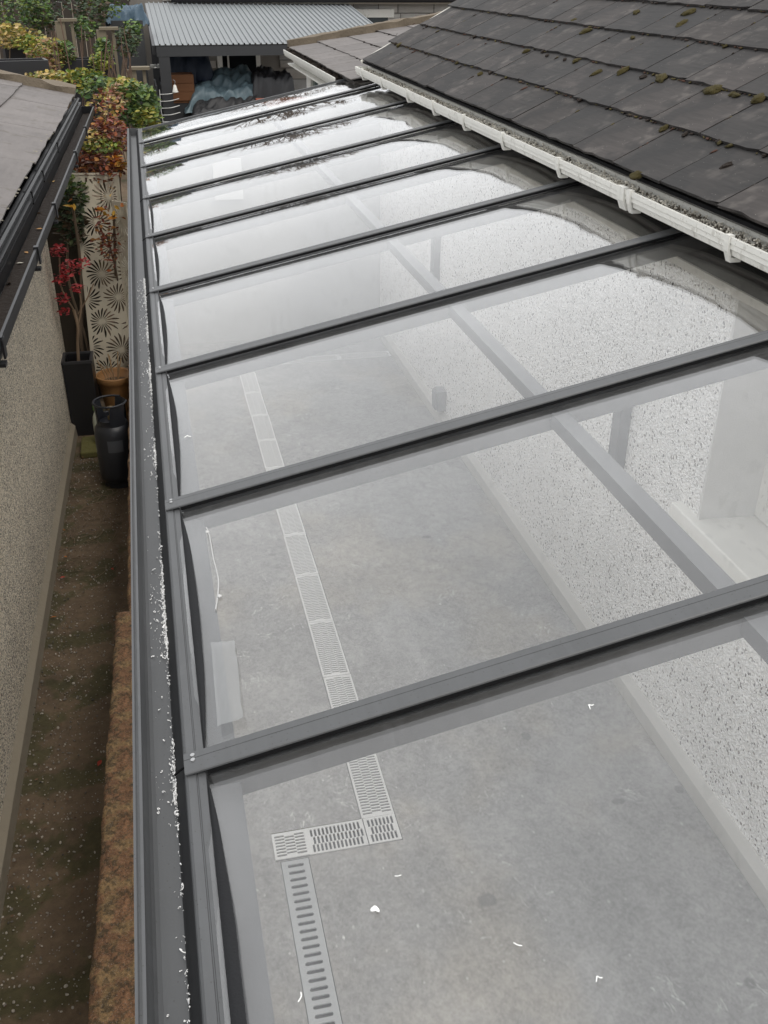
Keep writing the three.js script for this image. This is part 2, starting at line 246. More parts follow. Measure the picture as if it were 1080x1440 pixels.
// grates: real slots over a dark trough
function grateGeo(len, wid, cols, slotL, slotW, pitch, stagger, round) {       // lies along +x, width along z, centred
  const s = new THREE.Shape([[0, 0], [len, 0], [len, wid], [0, wid]].map(p => new THREE.Vector2(...p)));
  const n = Math.floor((len - 0.02) / pitch), m0 = (len - (n - 1) * pitch) / 2, cw = wid / cols;
  for (let c = 0; c < cols; c++) for (let k = 0; k < n; k++) {
    let x = m0 + k * pitch + (stagger && c % 2 ? pitch / 2 : 0); const y = (c + 0.5) * cw + (round ? 0 : (0.5 - (c + 0.5) / cols) * 0.018); if (x + slotW > len - 0.004) continue;
    const h = new THREE.Path(); const a = slotW / 2, L = slotL / 2;
    if (round) { h.moveTo(x - a, y - L + a); h.absarc(x, y - L + a, a, Math.PI, 2 * Math.PI, false); h.lineTo(x + a, y + L - a); h.absarc(x, y + L - a, a, 0, Math.PI, false); } else { h.moveTo(x - a, y - L); h.lineTo(x + a, y - L); h.lineTo(x + a, y + L); h.lineTo(x - a, y + L); }
    h.closePath(); s.holes.push(h);
  }
  const g = new THREE.ExtrudeGeometry(s, { depth: 0.006, bevelEnabled: false, curveSegments: 5 }); g.rotateX(Math.PI / 2); g.translate(0, 0.006, -wid / 2); return muv(g);
}
{
  const t = thing('drain_channel', 'pale metal slotted drain running down the patio with a short foot near its end', 'drain', [0, FLOOR, 0]);
  const tr = (x0, x1, z0, z1) => (x0 -= 0.01, x1 += 0.01, z0 -= 0.004, z1 += 0.004, [box(x0, x1, -0.085, -0.08, z0, z1), box(x0, x0 + 0.006, -0.08, -0.001, z0, z1), box(x1 - 0.006, x1, -0.08, -0.001, z0, z1)]);
  const m = DR.main, f = DR.foot, c = DR.cross;
  part(t, 'trough', merge([...tr(m[0], m[1], c[3], f[2]), ...tr(f[0], f[1], f[2], f[3]), ...tr(c[0], c[1], c[2], c[3])]), M.channel);
  const gMain = grateGeo(0.496, 0.146, 3, 0.041, 0.0095, 0.0172, true, false), gShort = grateGeo(0.252, 0.146, 3, 0.041, 0.0095, 0.0172, true, false), gSq = grateGeo(0.142, 0.146, 3, 0.041, 0.0095, 0.0172, true, false);
  const lay = (g, x, z, turn) => { const o = part(t, 'grate', g, M.grate); o.position.set(x, -0.0042 + rr(0, 0.0012), z); o.rotation.y = turn + rr(-0.006, 0.006); return o; };
  for (let z = f[2]; z - 0.5 > c[3] - 0.1; z -= 0.5) lay(gMain, (m[0] + m[1]) / 2, z, Math.PI / 2);
  lay(gShort, 0.402, (f[2] + f[3]) / 2, 0); lay(gSq, 0.658, (f[2] + f[3]) / 2, 0); lay(gSq, 0.330, f[3] - 0.004, Math.PI / 2);
  for (let x = c[0]; x < c[1] - 0.3; x += 0.5) lay(gMain, x, (c[2] + c[3]) / 2, 0);
}
{
  const t = thing('slotted_drain', 'grey drain cover with one row of wide oblong slots beside the glass eave', 'drain', [0, FLOOR, 0]); const w = DR.wide;
  part(t, 'trough', merge([box(w[0] - 0.01, w[1] + 0.01, -0.085, -0.08, w[2] - 0.006, w[3]), box(w[0] - 0.01, w[0] - 0.004, -0.08, -0.001, w[2] - 0.006, w[3]), box(w[1] + 0.004, w[1] + 0.01, -0.08, -0.001, w[2] - 0.006, w[3])]), M.channel);
  const g = grateGeo(0.848, 0.114, 1, 0.068, 0.0165, 0.036, false, true);
  for (let k = 0; k < 3; k++) { const o = part(t, 'grate', g, M.grateDull); o.position.set((w[0] + w[1]) / 2, -0.0042, w[2] + 0.85 * (k + 1) - 0.002 * k); o.rotation.y = Math.PI / 2; }
}

// ================================================================ the canopy
const ZB = [1.04, 0.022, -0.976, -1.996, -2.996, -4.006, -5.006, -6.096, -7.176];      // glazing bars
{
  const t = thing('patio_canopy', 'grey aluminium lean-to canopy with clear roof panels along the white house', 'canopy');
  // eaves gutter, eave trim and beam
  const gp = [[-0.100, 0.004], [-0.084, 0.004], [-0.084, -0.006], [-0.083, -0.02], [-0.078, -0.044], [-0.073, -0.052], [-0.066, -0.056], [-0.030, -0.056], [-0.025, -0.051], [-0.010, -0.014], [-0.006, -0.014], [-0.006, -0.062], [-0.090, -0.062], [-0.096, -0.03], [-0.096, -0.002], [-0.100, -0.002]];
  const gu = part(t, 'eaves_gutter', prism(gp, ENDZ - 0.02, NEARZ + 0.05), M.alu);
  part(gu, 'gutter_dark_strip', prism([[-0.0285, -0.0545], [-0.0248, -0.0505], [-0.0100, -0.0155], [-0.0120, -0.0155], [-0.0265, -0.050], [-0.0295, -0.0535]], ENDZ, NEARZ + 0.045), M.darkStrip);  // narrow strip, darker than the gutter, along its inner slope
  part(gu, 'gutter_end', box(-0.099, -0.008, -0.061, 0.003, ENDZ - 0.026, ENDZ - 0.021), M.alu);
  part(gu, 'lip_bead', prism([[-0.0955, 0.0045], [-0.0925, 0.0075], [-0.0895, 0.0045]], ENDZ - 0.02, NEARZ + 0.05), M.alu);
  part(t, 'eave_trim', prism([[-0.008, -0.010], [-0.008, 0.001], [-0.004, 0.0035], [0.010, 0.0035], [0.011, 0.0015], [0.013, 0.0015], [0.014, 0.0035], [0.027, 0.0035], [0.0285, 0.001], [0.0285, -0.02], [-0.004, -0.02]], ENDZ, NEARZ + 0.05), M.alu);
  part(t, 'eave_beam', box(0.0, 0.088, -0.135, -0.032, ENDZ, NEARZ), M.alu);
  for (const z of [0.06, -3.94, -7.9]) part(t, 'post', box(0.004, 0.084, FLOOR + 0.001, -0.136, z - 0.04, z + 0.04), M.alu);
  // arched clear sheets between the bars; both faces are built
  const sheet = (z0, z1, sd, rise) => {
    const nx = 150, nz = 60, top = [], P = [], N = [], I = [];
    const hgt = (x, q) => { const fade = Math.min(1, (2.12 - x) / 0.10, 1) , w = (sd > 5 ? 2 : 1) * (0.0012 * (fbm(x * 0.16 + sd * 0.13, q * 0.3, 8, 4, 2, 500 + sd) - 0.5) + (0.0006 + 0.0012 * sst(1.2, 1.7, x)) * (fbm(x * 0.25 + sd * 0.13, q * 0.25, 36, 20, 2, 540 + sd) - 0.5)) * 4 * q * (1 - q); return roofY(x) + rise * 4 * q * (1 - q) * (0.85 + 0.15 * fade) + w; };
    for (let i = 0; i <= nx; i++) for (let j = 0; j <= nz; j++) { const x = 0.020 + (2.135 - 0.020) * i / nx, q = j / nz; top.push([x, hgt(x, q), z0 + (z1 - z0) * q]); }
    for (const s of [0, 1]) for (const p of top) { P.push(p[0], p[1] - s * 0.005, p[2]); }
    const K = (nx + 1) * (nz + 1);
    for (let i = 0; i < nx; i++) for (let j = 0; j < nz; j++) { const a = i * (nz + 1) + j, b = a + 1, c = a + nz + 1, d = c + 1; I.push(a, b, c, b, d, c, a + K, c + K, b + K, b + K, c + K, d + K); }
    const g = new THREE.BufferGeometry(); g.setAttribute('position', new THREE.Float32BufferAttribute(P, 3)); g.setIndex(I); g.computeVertexNormals(); const uv = []; for (let k = 0; k < P.length; k += 3) uv.push(P[k + 2] * 0.7 + sd * 0.37, P[k] * 0.7 + sd * 0.23); g.setAttribute('uv', new THREE.Float32BufferAttribute(uv, 2)); return g;
  };
  const edges = [...ZB, ENDZ + 0.02];
  for (let k = 0; k < 9; k++) {
    const z1 = edges[k] - 0.020, z0 = edges[k + 1] + (k === 8 ? 0 : 0.020), rise = [0.016, 0.016, 0.016, 0.017, 0.017, 0.016, 0.014, 0.014, 0.012][k];
    part(t, 'roof_panel', sheet(z0, z1, k, rise), M.panel);
    // dark bulging seal under the lower edge of the sheet
    if (k < 6) {
      const P = [], I = [], n = 26, wd = [0.024, 0.022, 0.020, 0.019, 0.017, 0.015][k];
      for (let i = 0; i <= n; i++) { const q = i / n, z = z0 + 0.01 + (z1 - z0 - 0.02) * q, b = wd * Math.pow(Math.sin(Math.PI * q), 0.75) * (1 + 0.10 * (vnoise(q * 9 + k * 7, 3, 64, 64, 8) - 0.5)), y = roofY(0.03) + rise * 4 * q * (1 - q) + 0.0035; for (const [x, dy] of [[0.0280, -0.004], [0.0285 + b * 0.25, 0.002], [0.0285 + b * 0.75, 0.0022], [0.0285 + b, -0.001]]) P.push(x, y + dy, z); }
      for (let i = 0; i < n; i++) for (let c = 0; c < 3; c++) { const a = i * 4 + c; I.push(a, a + 4, a + 1, a + 1, a + 4, a + 5); }
      const g = new THREE.BufferGeometry(); g.setAttribute('position', new THREE.Float32BufferAttribute(P, 3)); g.setIndex(I); g.computeVertexNormals(); part(t, 'rubber_seal', muv(g), M.seal);
    }
  }
  // bars: rafter below, gasket, capping with screws
  const capP = [[-0.027, 0.0], [-0.027, 0.0035], [-0.025, 0.0055], [-0.008, 0.0065], [-0.0075, 0.0055], [-0.0065, 0.0055], [-0.006, 0.0065], [0.025, 0.0055], [0.027, 0.0035], [0.027, 0.0]];
  const len = 2.11 / COS, capG = (() => { const s = new THREE.Shape(capP.map(p => new THREE.Vector2(-p[0], p[1]))); const g = new THREE.ExtrudeGeometry(s, { depth: len + 0.006, bevelEnabled: false }); g.rotateY(Math.PI / 2); return muv(g); })();
  const rafG = box(0.035, len, -0.072, -0.008, -0.024, 0.024), gasG = merge([box(0.030, len, -0.003, 0.0075, -0.0235, -0.0195), box(0.030, len, -0.003, 0.0075, 0.0195, 0.0262)]);
  const screwG = (() => { const g = new THREE.CylinderGeometry(0.0042, 0.0046, 0.003, 14); return g; })();
  ZB.forEach((z, k) => {
    const c = part(t, 'glazing_bar', capG, M.alu); c.rotation.z = TILT; c.position.set(-0.008, roofY(-0.008) + 0.0160, z);
    for (const s of [-1, 1]) { const q = part(c, 'screw', screwG, M.steel); q.position.set(0.017, 0.0070, s * 0.0062 - 0.008); }
    const ga = part(c, 'gasket', gasG, M.rubber); ga.position.set(0.008, -0.0077, 0);
    const r = part(t, 'rafter', rafG, M.alu); r.rotation.z = TILT; r.position.set(0, roofY(0), z);
    if ([0, 1, 4, 5, 6].includes(k)) part(c, 'gasket_tail', tube([[0.004, -0.006, -0.005], [-0.012, -0.010, -0.004], [-0.024, -0.017, -0.003]], 0.0022, 8, 6), M.rubber);
  });
  for (let k = 0; k < 9; k++) { const za = edges[k] - 0.024, zb = edges[k + 1] + 0.024; const p = part(t, 'purlin', box(1.06, 1.108, -0.066, -0.026, zb, za), M.alu); p.rotation.z = 0; p.position.y = roofY(1.085); }
  { const e = part(t, 'end_trim', (() => { const g = box(-0.02, len, -0.02, 0.008, -0.010, 0.010); return g; })(), M.alu); e.rotation.z = TILT; e.position.set(0, roofY(0), ENDZ); }
  const wp = part(t, 'wall_plate', box(2.115, WALLX - 0.001, 0.232, roofY(2.15) + 0.03, ENDZ, NEARZ), M.rubber); part(wp, 'drip_strip', box(2.105, WALLX - 0.001, 0.200, 0.2315, ENDZ, NEARZ), M.pvcIn);  // wall plate coloured near black: shade under the house gutter is in its colour
  for (const z of [-2.60, -5.95]) { const b = part(t, 'wall_bracket', merge([rbox(2.115, WALLX + 0.001, -0.94, -0.56, z - 0.05, z + 0.04, 0.006), rbox(2.110, WALLX + 0.001, -0.5599, -0.42, z - 0.065, z + 0.055, 0.006)]), M.alu); part(b, 'foot_plate', rbox(2.10, 2.16, -0.975, -0.938, z - 0.05, z + 0.035, 0.01), M.alu); }
}

// ================================================================ slate roofs
function slateGeo(w, L, t, jag) {
  const g = new THREE.BoxGeometry(L, t, w, 1, 1, 6), p = g.attributes.position;
  const j = Array.from({ length: 7 }, () => rr(-jag, jag) * (rnd() > 0.75 ? 2.2 : 0.6));
  for (let i = 0; i < p.count; i++) if (p.getX(i) < 0) { const k = Math.round((p.getZ(i) / w + 0.5) * 6); p.setX(i, p.getX(i) + j[k]); if ((k === 0 || k === 6) && rnd() > 0.6) p.setX(i, p.getX(i) + rr(0, jag * 1.5)); }
  g.translate(L / 2, t / 2, 0); g.computeVertexNormals(); return g;
}
// a roof mesh whose own x runs up the slope; slates are its pieces
function slateRoof(parent, { x, y, z0, z1, pitch, back = false, expo, wid, rows, thick, mats, jag = 0.004, top = 'roof', phase = 0, jit = 0.006 }) {
  const L = expo * rows, lenZ = z1 - z0;
  const deck = part(parent, top, box(0.03, L + 0.02, -0.03, -0.008, z0, z1), M.deck);
  deck.position.set(x, y, 0); deck.rotation.order = 'YXZ'; deck.rotation.y = back ? Math.PI : 0; deck.rotation.z = Math.atan(pitch);
  const variants = Array.from({ length: 10 }, () => { const g = slateGeo(wid - 0.007, expo + 0.085, thick, jag), n = muv(g, rnd() * 3, rnd() * 3); return n; });
  for (let r = 0; r < rows; r++) {
    let z = z0 + (r % 2 ? -wid / 2 : 0) + phase;
    for (; z < z1 - 0.02; z += wid) {
      const a = Math.max(z, z0), b = Math.min(z + wid, z1); if (b - a < 0.05) continue;
      const o = part(deck, 'slate', pick(variants), pick(mats)); o.scale.z = (b - a) / wid;
      o.position.set(r * expo + rr(-jit, jit), thick * 0.9 + rr(0, 0.002), (a + b) / 2); o.rotation.z = -(thick * 1.6) / (expo + 0.085); o.rotation.y = rr(-0.006, 0.006);
    }
  }
  return deck;
}
// a half-round-ish gutter along z; front lip at x, which side the wall is on: s
function gutterProfile(lipX, lipY, s, w, h) { const q = 0.003, a = [[0, 0], [0, -h * 0.30], [0.004, -h * 0.34], [0.004, -h * 0.60], [0.010, -h * 0.66], [0.014, -h * 0.94], [0.020, -h], [w - 0.016, -h], [w, -h * 0.7], [w, 0.002]], inn = [[w - q, 0.002], [w - q, -h * 0.68], [w - 0.018, -h + q], [0.022, -h + q], [0.017, -h * 0.92], [0.013, -h * 0.64], [0.007, -h * 0.58], [0.007, -h * 0.35], [0.010, 0]]; return [...a, ...inn].map(p => [lipX + s * p[0], lipY + p[1]]); }
function debris(parent, name, n, m, place, size) {
  const g = new THREE.IcosahedronGeometry(1, 0), o = new THREE.InstancedMesh(g, m, n), q = new THREE.Object3D(), c = new THREE.Color();
  for (let i = 0; i < n; i++) { const p = place(i), s = rr(size[0], size[1]); q.position.copy(p); q.scale.set(s * rr(0.7, 1.5), s * rr(0.4, 0.8), s * rr(0.7, 1.5)); q.rotation.set(rr(0, 6), rr(0, 6), rr(0, 6)); q.updateMatrix(); o.setMatrixAt(i, q.matrix); const k = rr(0.55, 1.25); o.setColorAt(i, c.setRGB(k, k, k)); }
  o.name = name; o.userData.kind = 'stuff'; o.castShadow = o.receiveShadow = true; parent.add(o); return o;
}

// ================================================================ the house
const HZ0 = -8.14, HZ1 = 2.4;
{
  const t = thing('rendered_house', 'white pebble-dashed house with dark slate roof and white gutter above the canopy', 'house');
  const wy0 = -0.80, wy1 = 0.30, wz0 = -1.85, wz1 = -0.45;                       // window opening
  const wall = (z0, z1, y0, y1) => box(WALLX, WALLX + 0.28, y0, y1, z0, z1);
  part(t, 'wall', merge([wall(HZ0, -7.42, FLOOR, 0.41), wall(-7.4199, wz0, FLOOR, 0.70), wall(wz1, HZ1, FLOOR, 0.70), wall(wz0, wz1, FLOOR, wy0), wall(wz0, wz1, wy1, 0.70)]), M.dash);
  part(t, 'plinth', prism([[WALLX - 0.045, FLOOR - 0.002], [WALLX - 0.038, FLOOR + 0.07], [WALLX - 0.005, FLOOR + 0.105], [WALLX + 0.02, FLOOR + 0.11], [WALLX + 0.02, FLOOR - 0.002]], HZ0, HZ1), M.plinth);
  const win = part(t, 'window', merge([box(WALLX - 0.012, WALLX + 0.275, wy0 + 0.002, wy1, wz0 - 0.001, wz0 + 0.012), box(WALLX - 0.012, WALLX + 0.275, wy0 + 0.002, wy1, wz1 - 0.012, wz1 + 0.001), box(WALLX - 0.012, WALLX + 0.275, wy1 - 0.012, wy1 + 0.001, wz0 + 0.012, wz1 - 0.012)]), M.render);
  part(win, 'sill', (() => { const g = new RoundedBoxGeometry(0.32, 0.075, wz1 - wz0 + 0.28, 2, 0.008); g.rotateZ(-0.05); g.translate(WALLX + 0.105, wy0 - 0.022, (wz0 + wz1) / 2 - 0.02); return muv(g); })(), M.sill);
  part(win, 'frame', merge([box(2.42, 2.475, wy0 + 0.014, wy0 + 0.08, wz0 + 0.0125, wz1 - 0.0125), box(2.42, 2.475, wy1 - 0.08, wy1 - 0.0125, wz0 + 0.0125, wz1 - 0.0125), box(2.4205, 2.4745, wy0 + 0.08, wy1 - 0.08, wz0 + 0.0125, wz0 + 0.075), box(2.4205, 2.4745, wy0 + 0.08, wy1 - 0.08, wz1 - 0.075, wz1 - 0.0125)]), M.pvc);
  part(win, 'pane', box(2.445, 2.449, wy0 + 0.08, wy1 - 0.08, wz0 + 0.075, wz1 - 0.075), M.panel);
  part(win, 'blind', box(2.52, 2.53, wy0, wy1, wz0, wz1), M.pvcIn);
  // eaves
  const EX = 1.8775, EY = 0.561, PT = 0.522, RZ0 = -7.48, far = z => 1.4 - (1.4 - z) * 1.05;
  part(t, 'soffit', box(1.985, WALLX - 0.001, 0.515, 0.53, RZ0 + 0.02, HZ1), M.soffit);
  part(t, 'fascia', box(1.962, 1.982, 0.46, 0.592, RZ0 + 0.02, HZ1), M.fascia);
  const roof = slateRoof(t, { x: EX, y: EY, z0: RZ0, z1: 2.1, pitch: PT, expo: 0.280, wid: 0.4116, rows: 9, thick: 0.011, mats: slateMats, phase: 0.10, jit: 0.004 });
  part(roof, 'verge_strip', box(0.0, 2.4, -0.03, -0.004, RZ0 - 0.028, RZ0 - 0.004), M.pvcIn);
  part(roof, 'ridge', prism([[2.34, 0.02], [2.43, 0.06], [2.52, -0.06], [2.40, -0.03]], RZ0, 2.1), M.mortar);
  part(t, 'rear_roof', (() => { const g = box(0, 2.4, -0.03, 0.0, RZ0, 2.1); g.rotateZ(-Math.atan(PT)); g.translate(EX + 2.4 * 0.8865 + 0.05, EY + 2.4 * 0.4628, 0); return g; })(), slateMats[1]);
  part(t, 'gable', prism([[WALLX, 0.42], [5.9, 0.42], [5.9, 0.60], [EX + 2.13, EY + 1.05], [WALLX, EY + 0.10]], RZ0 + 0.05, RZ0 + 0.18), M.dash);
  // moss along the course joints
  const mossG = [0, 1, 2, 3, 4].map(i => lump(1, 0.55, 1.25, 0.55, 40 + i, 3));
  const mo = (u, v, s, dark) => {           // u up the slope, v along z
    const o = part(roof, 'moss_clump', pick(mossG), dark ? M.mossDark : M.moss); o.position.set(u, 0.016, v); o.scale.set(s * rr(0.8, 1.15), s * rr(0.9, 1.3), s * rr(0.9, 1.5)); o.rotation.y = rr(0, 3);
  };
  const onRoof = (u, v) => { const d = rayOf(u, v), tt = (EY + PT * (EYE.x - EX) - EYE.y) / (d.y - PT * d.x), p = EYE.clone().addScaledVector(d, tt); return [(p.x - EX) * Math.hypot(1, PT), p.z]; };
  for (const [u, v, s, dk] of [[741, 76, .020], [810, 90, .016], [877, 105, .024], [930, 115, .026], [1004, 132, .030], [1068, 145, .026], [895, 22, .018], [970, 22, .022], [960, 38, .020], [825, 48, .026], [890, 57, .014], [808, 33, .016], [840, 107, .018], [905, 113, .014, 1], [935, 186, .016], [964, 194, .010, 1], [895, 253, .020], [1022, 240, .014, 1], [1030, 138, .012], [770, 82, .010, 1], [795, 88, .010, 1], [563, 66, .022], [676, 108, .016], [690, 106, .012, 1], [1035, 140, .012], [860, 92, .010, 1]]) { const q = onRoof(u, v); mo(q[0] + 0.003, q[1], s, dk); }
  for (let i = 0; i < 46; i++) mo((1 + Math.floor(rnd() * 6)) * 0.280 - 0.006, rr(-7.4, -0.8), rr(0.008, 0.016), rnd() > 0.45);
  { const n = 2400, o = new THREE.InstancedMesh(lump(1, 0.6, 1.3, 0.6, 44, 1), mat([1, 1, 1], 1), n), q = new THREE.Object3D(), c = new THREE.Color(); let m = 0;
    for (let k = 0; k < n; k++) { const i = m, row = 1 + Math.floor(rnd() * 7), joint = rnd() < 0.22, z = rr(-7.4, 0.5); let zz = z; if (joint) { const r = row - 1; zz = RZ0 + 0.10 + (r % 2 ? -0.2058 : 0) + Math.round((z - RZ0) / 0.4116) * 0.4116 + rr(-0.003, 0.003); } if (!joint && rnd() > 0.25 + 1.5 * Math.pow(vnoise(z * 4 + 90, row * 3.7, 256, 256, 4), 2)) continue; q.position.set(joint ? (row - rnd() * 0.8) * 0.28 : row * 0.28 - 0.004, 0.014, zz); const s = rr(0.0022, 0.0065) * (rnd() > 0.9 ? 1.6 : 1); q.scale.set(s, s * 0.8, s * rr(0.8, 2.4)); q.rotation.set(rr(-0.3, 0.3), rr(-0.4, 0.4) + (joint ? 1.5 : 0), 0); q.updateMatrix(); o.setMatrixAt(i, q.matrix); const g = rnd(); o.setColorAt(i, g < 0.3 ? c.setRGB(0.05, 0.038, 0.007) : g < 0.7 ? c.setRGB(0.018, 0.011, 0.007) : c.setRGB(0.045, 0.018, 0.010)); m++; }
    o.count = m; o.name = 'moss_line'; o.userData.kind = 'stuff'; o.castShadow = o.receiveShadow = true; roof.add(o); }
  part(t, 'eave_felt', box(1.894, 1.922, 0.540, 0.554, RZ0, HZ1), M.rubber);
  // gutter with its brackets, joint and the silt that lies in it
  const LX = 1.8376, LY = 0.5117, gu = part(t, 'gutter', prism(gutterProfile(LX, LY, 1, 0.112, 0.062), RZ0 - 0.05, HZ1), M.pvc);
  const brk = prism([[LX - 0.006, LY + 0.006], [LX + 0.014, LY + 0.006], [LX + 0.014, LY - 0.002], [LX + 0.001, LY - 0.002], [LX + 0.001, LY - 0.022], [LX + 0.005, LY - 0.026], [LX + 0.005, LY - 0.042], [LX + 0.014, LY - 0.066], [LX + 0.05, LY - 0.0695], [LX + 0.05, LY - 0.082], [LX + 0.012, LY - 0.082], [LX - 0.003, LY - 0.046], [LX - 0.006, LY - 0.02]], -0.014, 0.014);
  for (const z of [-6.85, -6.17, -5.40, -4.755, -4.127, -3.469, -2.729, -1.332, -0.6, 0.1]) { const o = part(gu, 'bracket', brk, M.pvc); o.position.z = far(z); }
  for (const dz of [-0.055, -0.025, 0.03]) { const o = part(gu, 'joint', brk, M.pvc); o.position.z = far(-2.055) + dz; }
  part(gu, 'gutter_end', prism([[LX, LY], [LX + 0.112, LY], [LX + 0.10, LY - 0.068], [LX + 0.015, LY - 0.068]], RZ0 - 0.056, RZ0 - 0.0505), M.pvc);
  part(gu, 'silt', (() => { const P = [], I = [], n = 220; for (let i = 0; i <= n; i++) for (let c = 0; c <= 4; c++) { const z = RZ0 + (HZ1 - RZ0) * i / n; P.push(LX + 0.016 + 0.085 * c / 4, LY - 0.034 + 0.012 * fbm(i / n, c / 5, 40, 5, 3, 7) + 0.010 * (c / 4), z); } for (let i = 0; i < n; i++) for (let c = 0; c < 4; c++) { const a = i * 5 + c; I.push(a, a + 5, a + 1, a + 1, a + 5, a + 6); } const g = new THREE.BufferGeometry(); g.setAttribute('position', new THREE.Float32BufferAttribute(P, 3)); g.setIndex(I); g.computeVertexNormals(); return muv(g); })(), M.pvcIn);
  debris(gu, 'gutter_grit', 1900, mat([0.10, 0.085, 0.065], 0.95), () => { const z = rnd() < 0.45 ? rr(-2.0, -0.7) : rr(RZ0, 0.5); return V(LX + rr(0.016, 0.085) , LY - rr(0.008, 0.026), z); }, [0.0018, 0.0062]);
  debris(gu, 'gutter_gravel', 4200, mat([0.62, 0.58, 0.50], 0.9), () => V(LX + rr(0.014, 0.10), LY - rr(0.006, 0.024), rr(RZ0, 0.5)), [0.0018, 0.006]);
}
// lower extension beyond the canopy's end
{
  const t = thing('house_extension', 'lower grey slate roof with brown mortar verge and dirty white gutter beyond the canopy', 'house');
  const EX = 1.795, EY = 0.40, Z0 = -11.4, Z1 = -7.50;
  const roof = slateRoof(t, { x: EX, y: EY, z0: Z0, z1: Z1, pitch: 0.15, expo: 0.36, wid: 0.62, rows: 6, thick: 0.008, mats: paleSlateMats, phase: 0.2 });
  part(roof, 'verge_mortar', (() => { const g = new THREE.BoxGeometry(2.2, 0.09, 0.16, 60, 4, 5), p = g.attributes.position; for (let i = 0; i < p.count; i++) { const n = vnoise(p.getX(i) * 9 + 40, p.getZ(i) * 22 + p.getY(i) * 9 + 40, 128, 128, 5); p.setXYZ(i, p.getX(i), p.getY(i) + 0.03 * (n - 0.5), p.getZ(i) + 0.03 * (n - 0.5)); } g.computeVertexNormals(); g.translate(1.12, 0.035, Z0 + 0.03); return muv(g); })(), M.mortar);
  for (let i = 0; i < 40; i++) { const o = part(roof, 'moss_clump', lump(1, 0.5, 1.2, 1, 60 + i % 5, 1), M.mossDark); o.position.set((Math.floor(rr(0, 4))) * 0.36 - 0.006, 0.012, rr(Z0, -8.2)); o.scale.setScalar(rr(0.006, 0.016)); }
  const LX = 1.755, LY = 0.375, gu = part(t, 'gutter', prism(gutterProfile(LX, LY, 1, 0.112, 0.07), Z0 - 0.03, -8.06), M.pvc);
  part(gu, 'silt', box(LX + 0.014, LX + 0.10, LY - 0.04, LY - 0.018, Z0, -8.07), M.mossDark);
  debris(gu, 'gutter_grit', 900, M.mossDark, () => V(LX + rr(0.014, 0.10), LY - rr(-0.012, 0.018), rr(Z0, -8.07)), [0.005, 0.016]);
  part(t, 'fascia', box(1.868, 1.885, LY - 0.14, LY + 0.02, Z0, -8.06), M.pvc);
  part(t, 'soffit', box(1.80, 2.02, LY - 0.16, LY - 0.145, Z0, -8.06), M.pvc);
  part(t, 'wall', merge([box(2.02, 2.2, FLOOR, LY - 0.16, -10.45, HZ0 - 0.001), box(2.02, 2.2, FLOOR, LY - 0.16, Z0, -11.25), box(2.02, 2.2, FLOOR, -1.2, -11.25, -10.45), box(2.02, 2.2, 0.16, LY - 0.16, -11.25, -10.45)]), M.renderPale);
  part(t, 'end_wall', box(2.0205, 4.2, FLOOR, 0.42, Z0 + 0.001, Z0 + 0.15), M.renderPale);
  const w = part(t, 'window', merge([box(2.012, 2.11, -1.2, 0.16, -11.25, -11.02), box(2.012, 2.11, -1.2, 0.16, -10.52, -10.45), box(2.012, 2.11, 0.12, 0.16, -11.02, -10.52), box(2.012, 2.11, -1.2, -1.13, -11.02, -10.52)]), M.pvc);
  part(w, 'pane', box(2.035, 2.04, -1.13, 0.12, -11.02, -10.52), mat([0.06, 0.095, 0.085], 0.1));
}
// rendered wall that closes the far end of the patio
{
  const t = thing('end_wall', 'smooth pale grey rendered wall closing the far end of the glazed patio', 'wall');
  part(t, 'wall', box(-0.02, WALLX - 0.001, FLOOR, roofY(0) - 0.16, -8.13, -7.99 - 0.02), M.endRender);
  part(t, 'gable_infill', prism([[0.09, roofY(0) - 0.161], [WALLX - 0.002, roofY(0) - 0.161], [WALLX - 0.002, roofY(2.16) - 0.09], [0.09, roofY(0.09) - 0.09]], -8.12, -8.02), M.endRender);
}
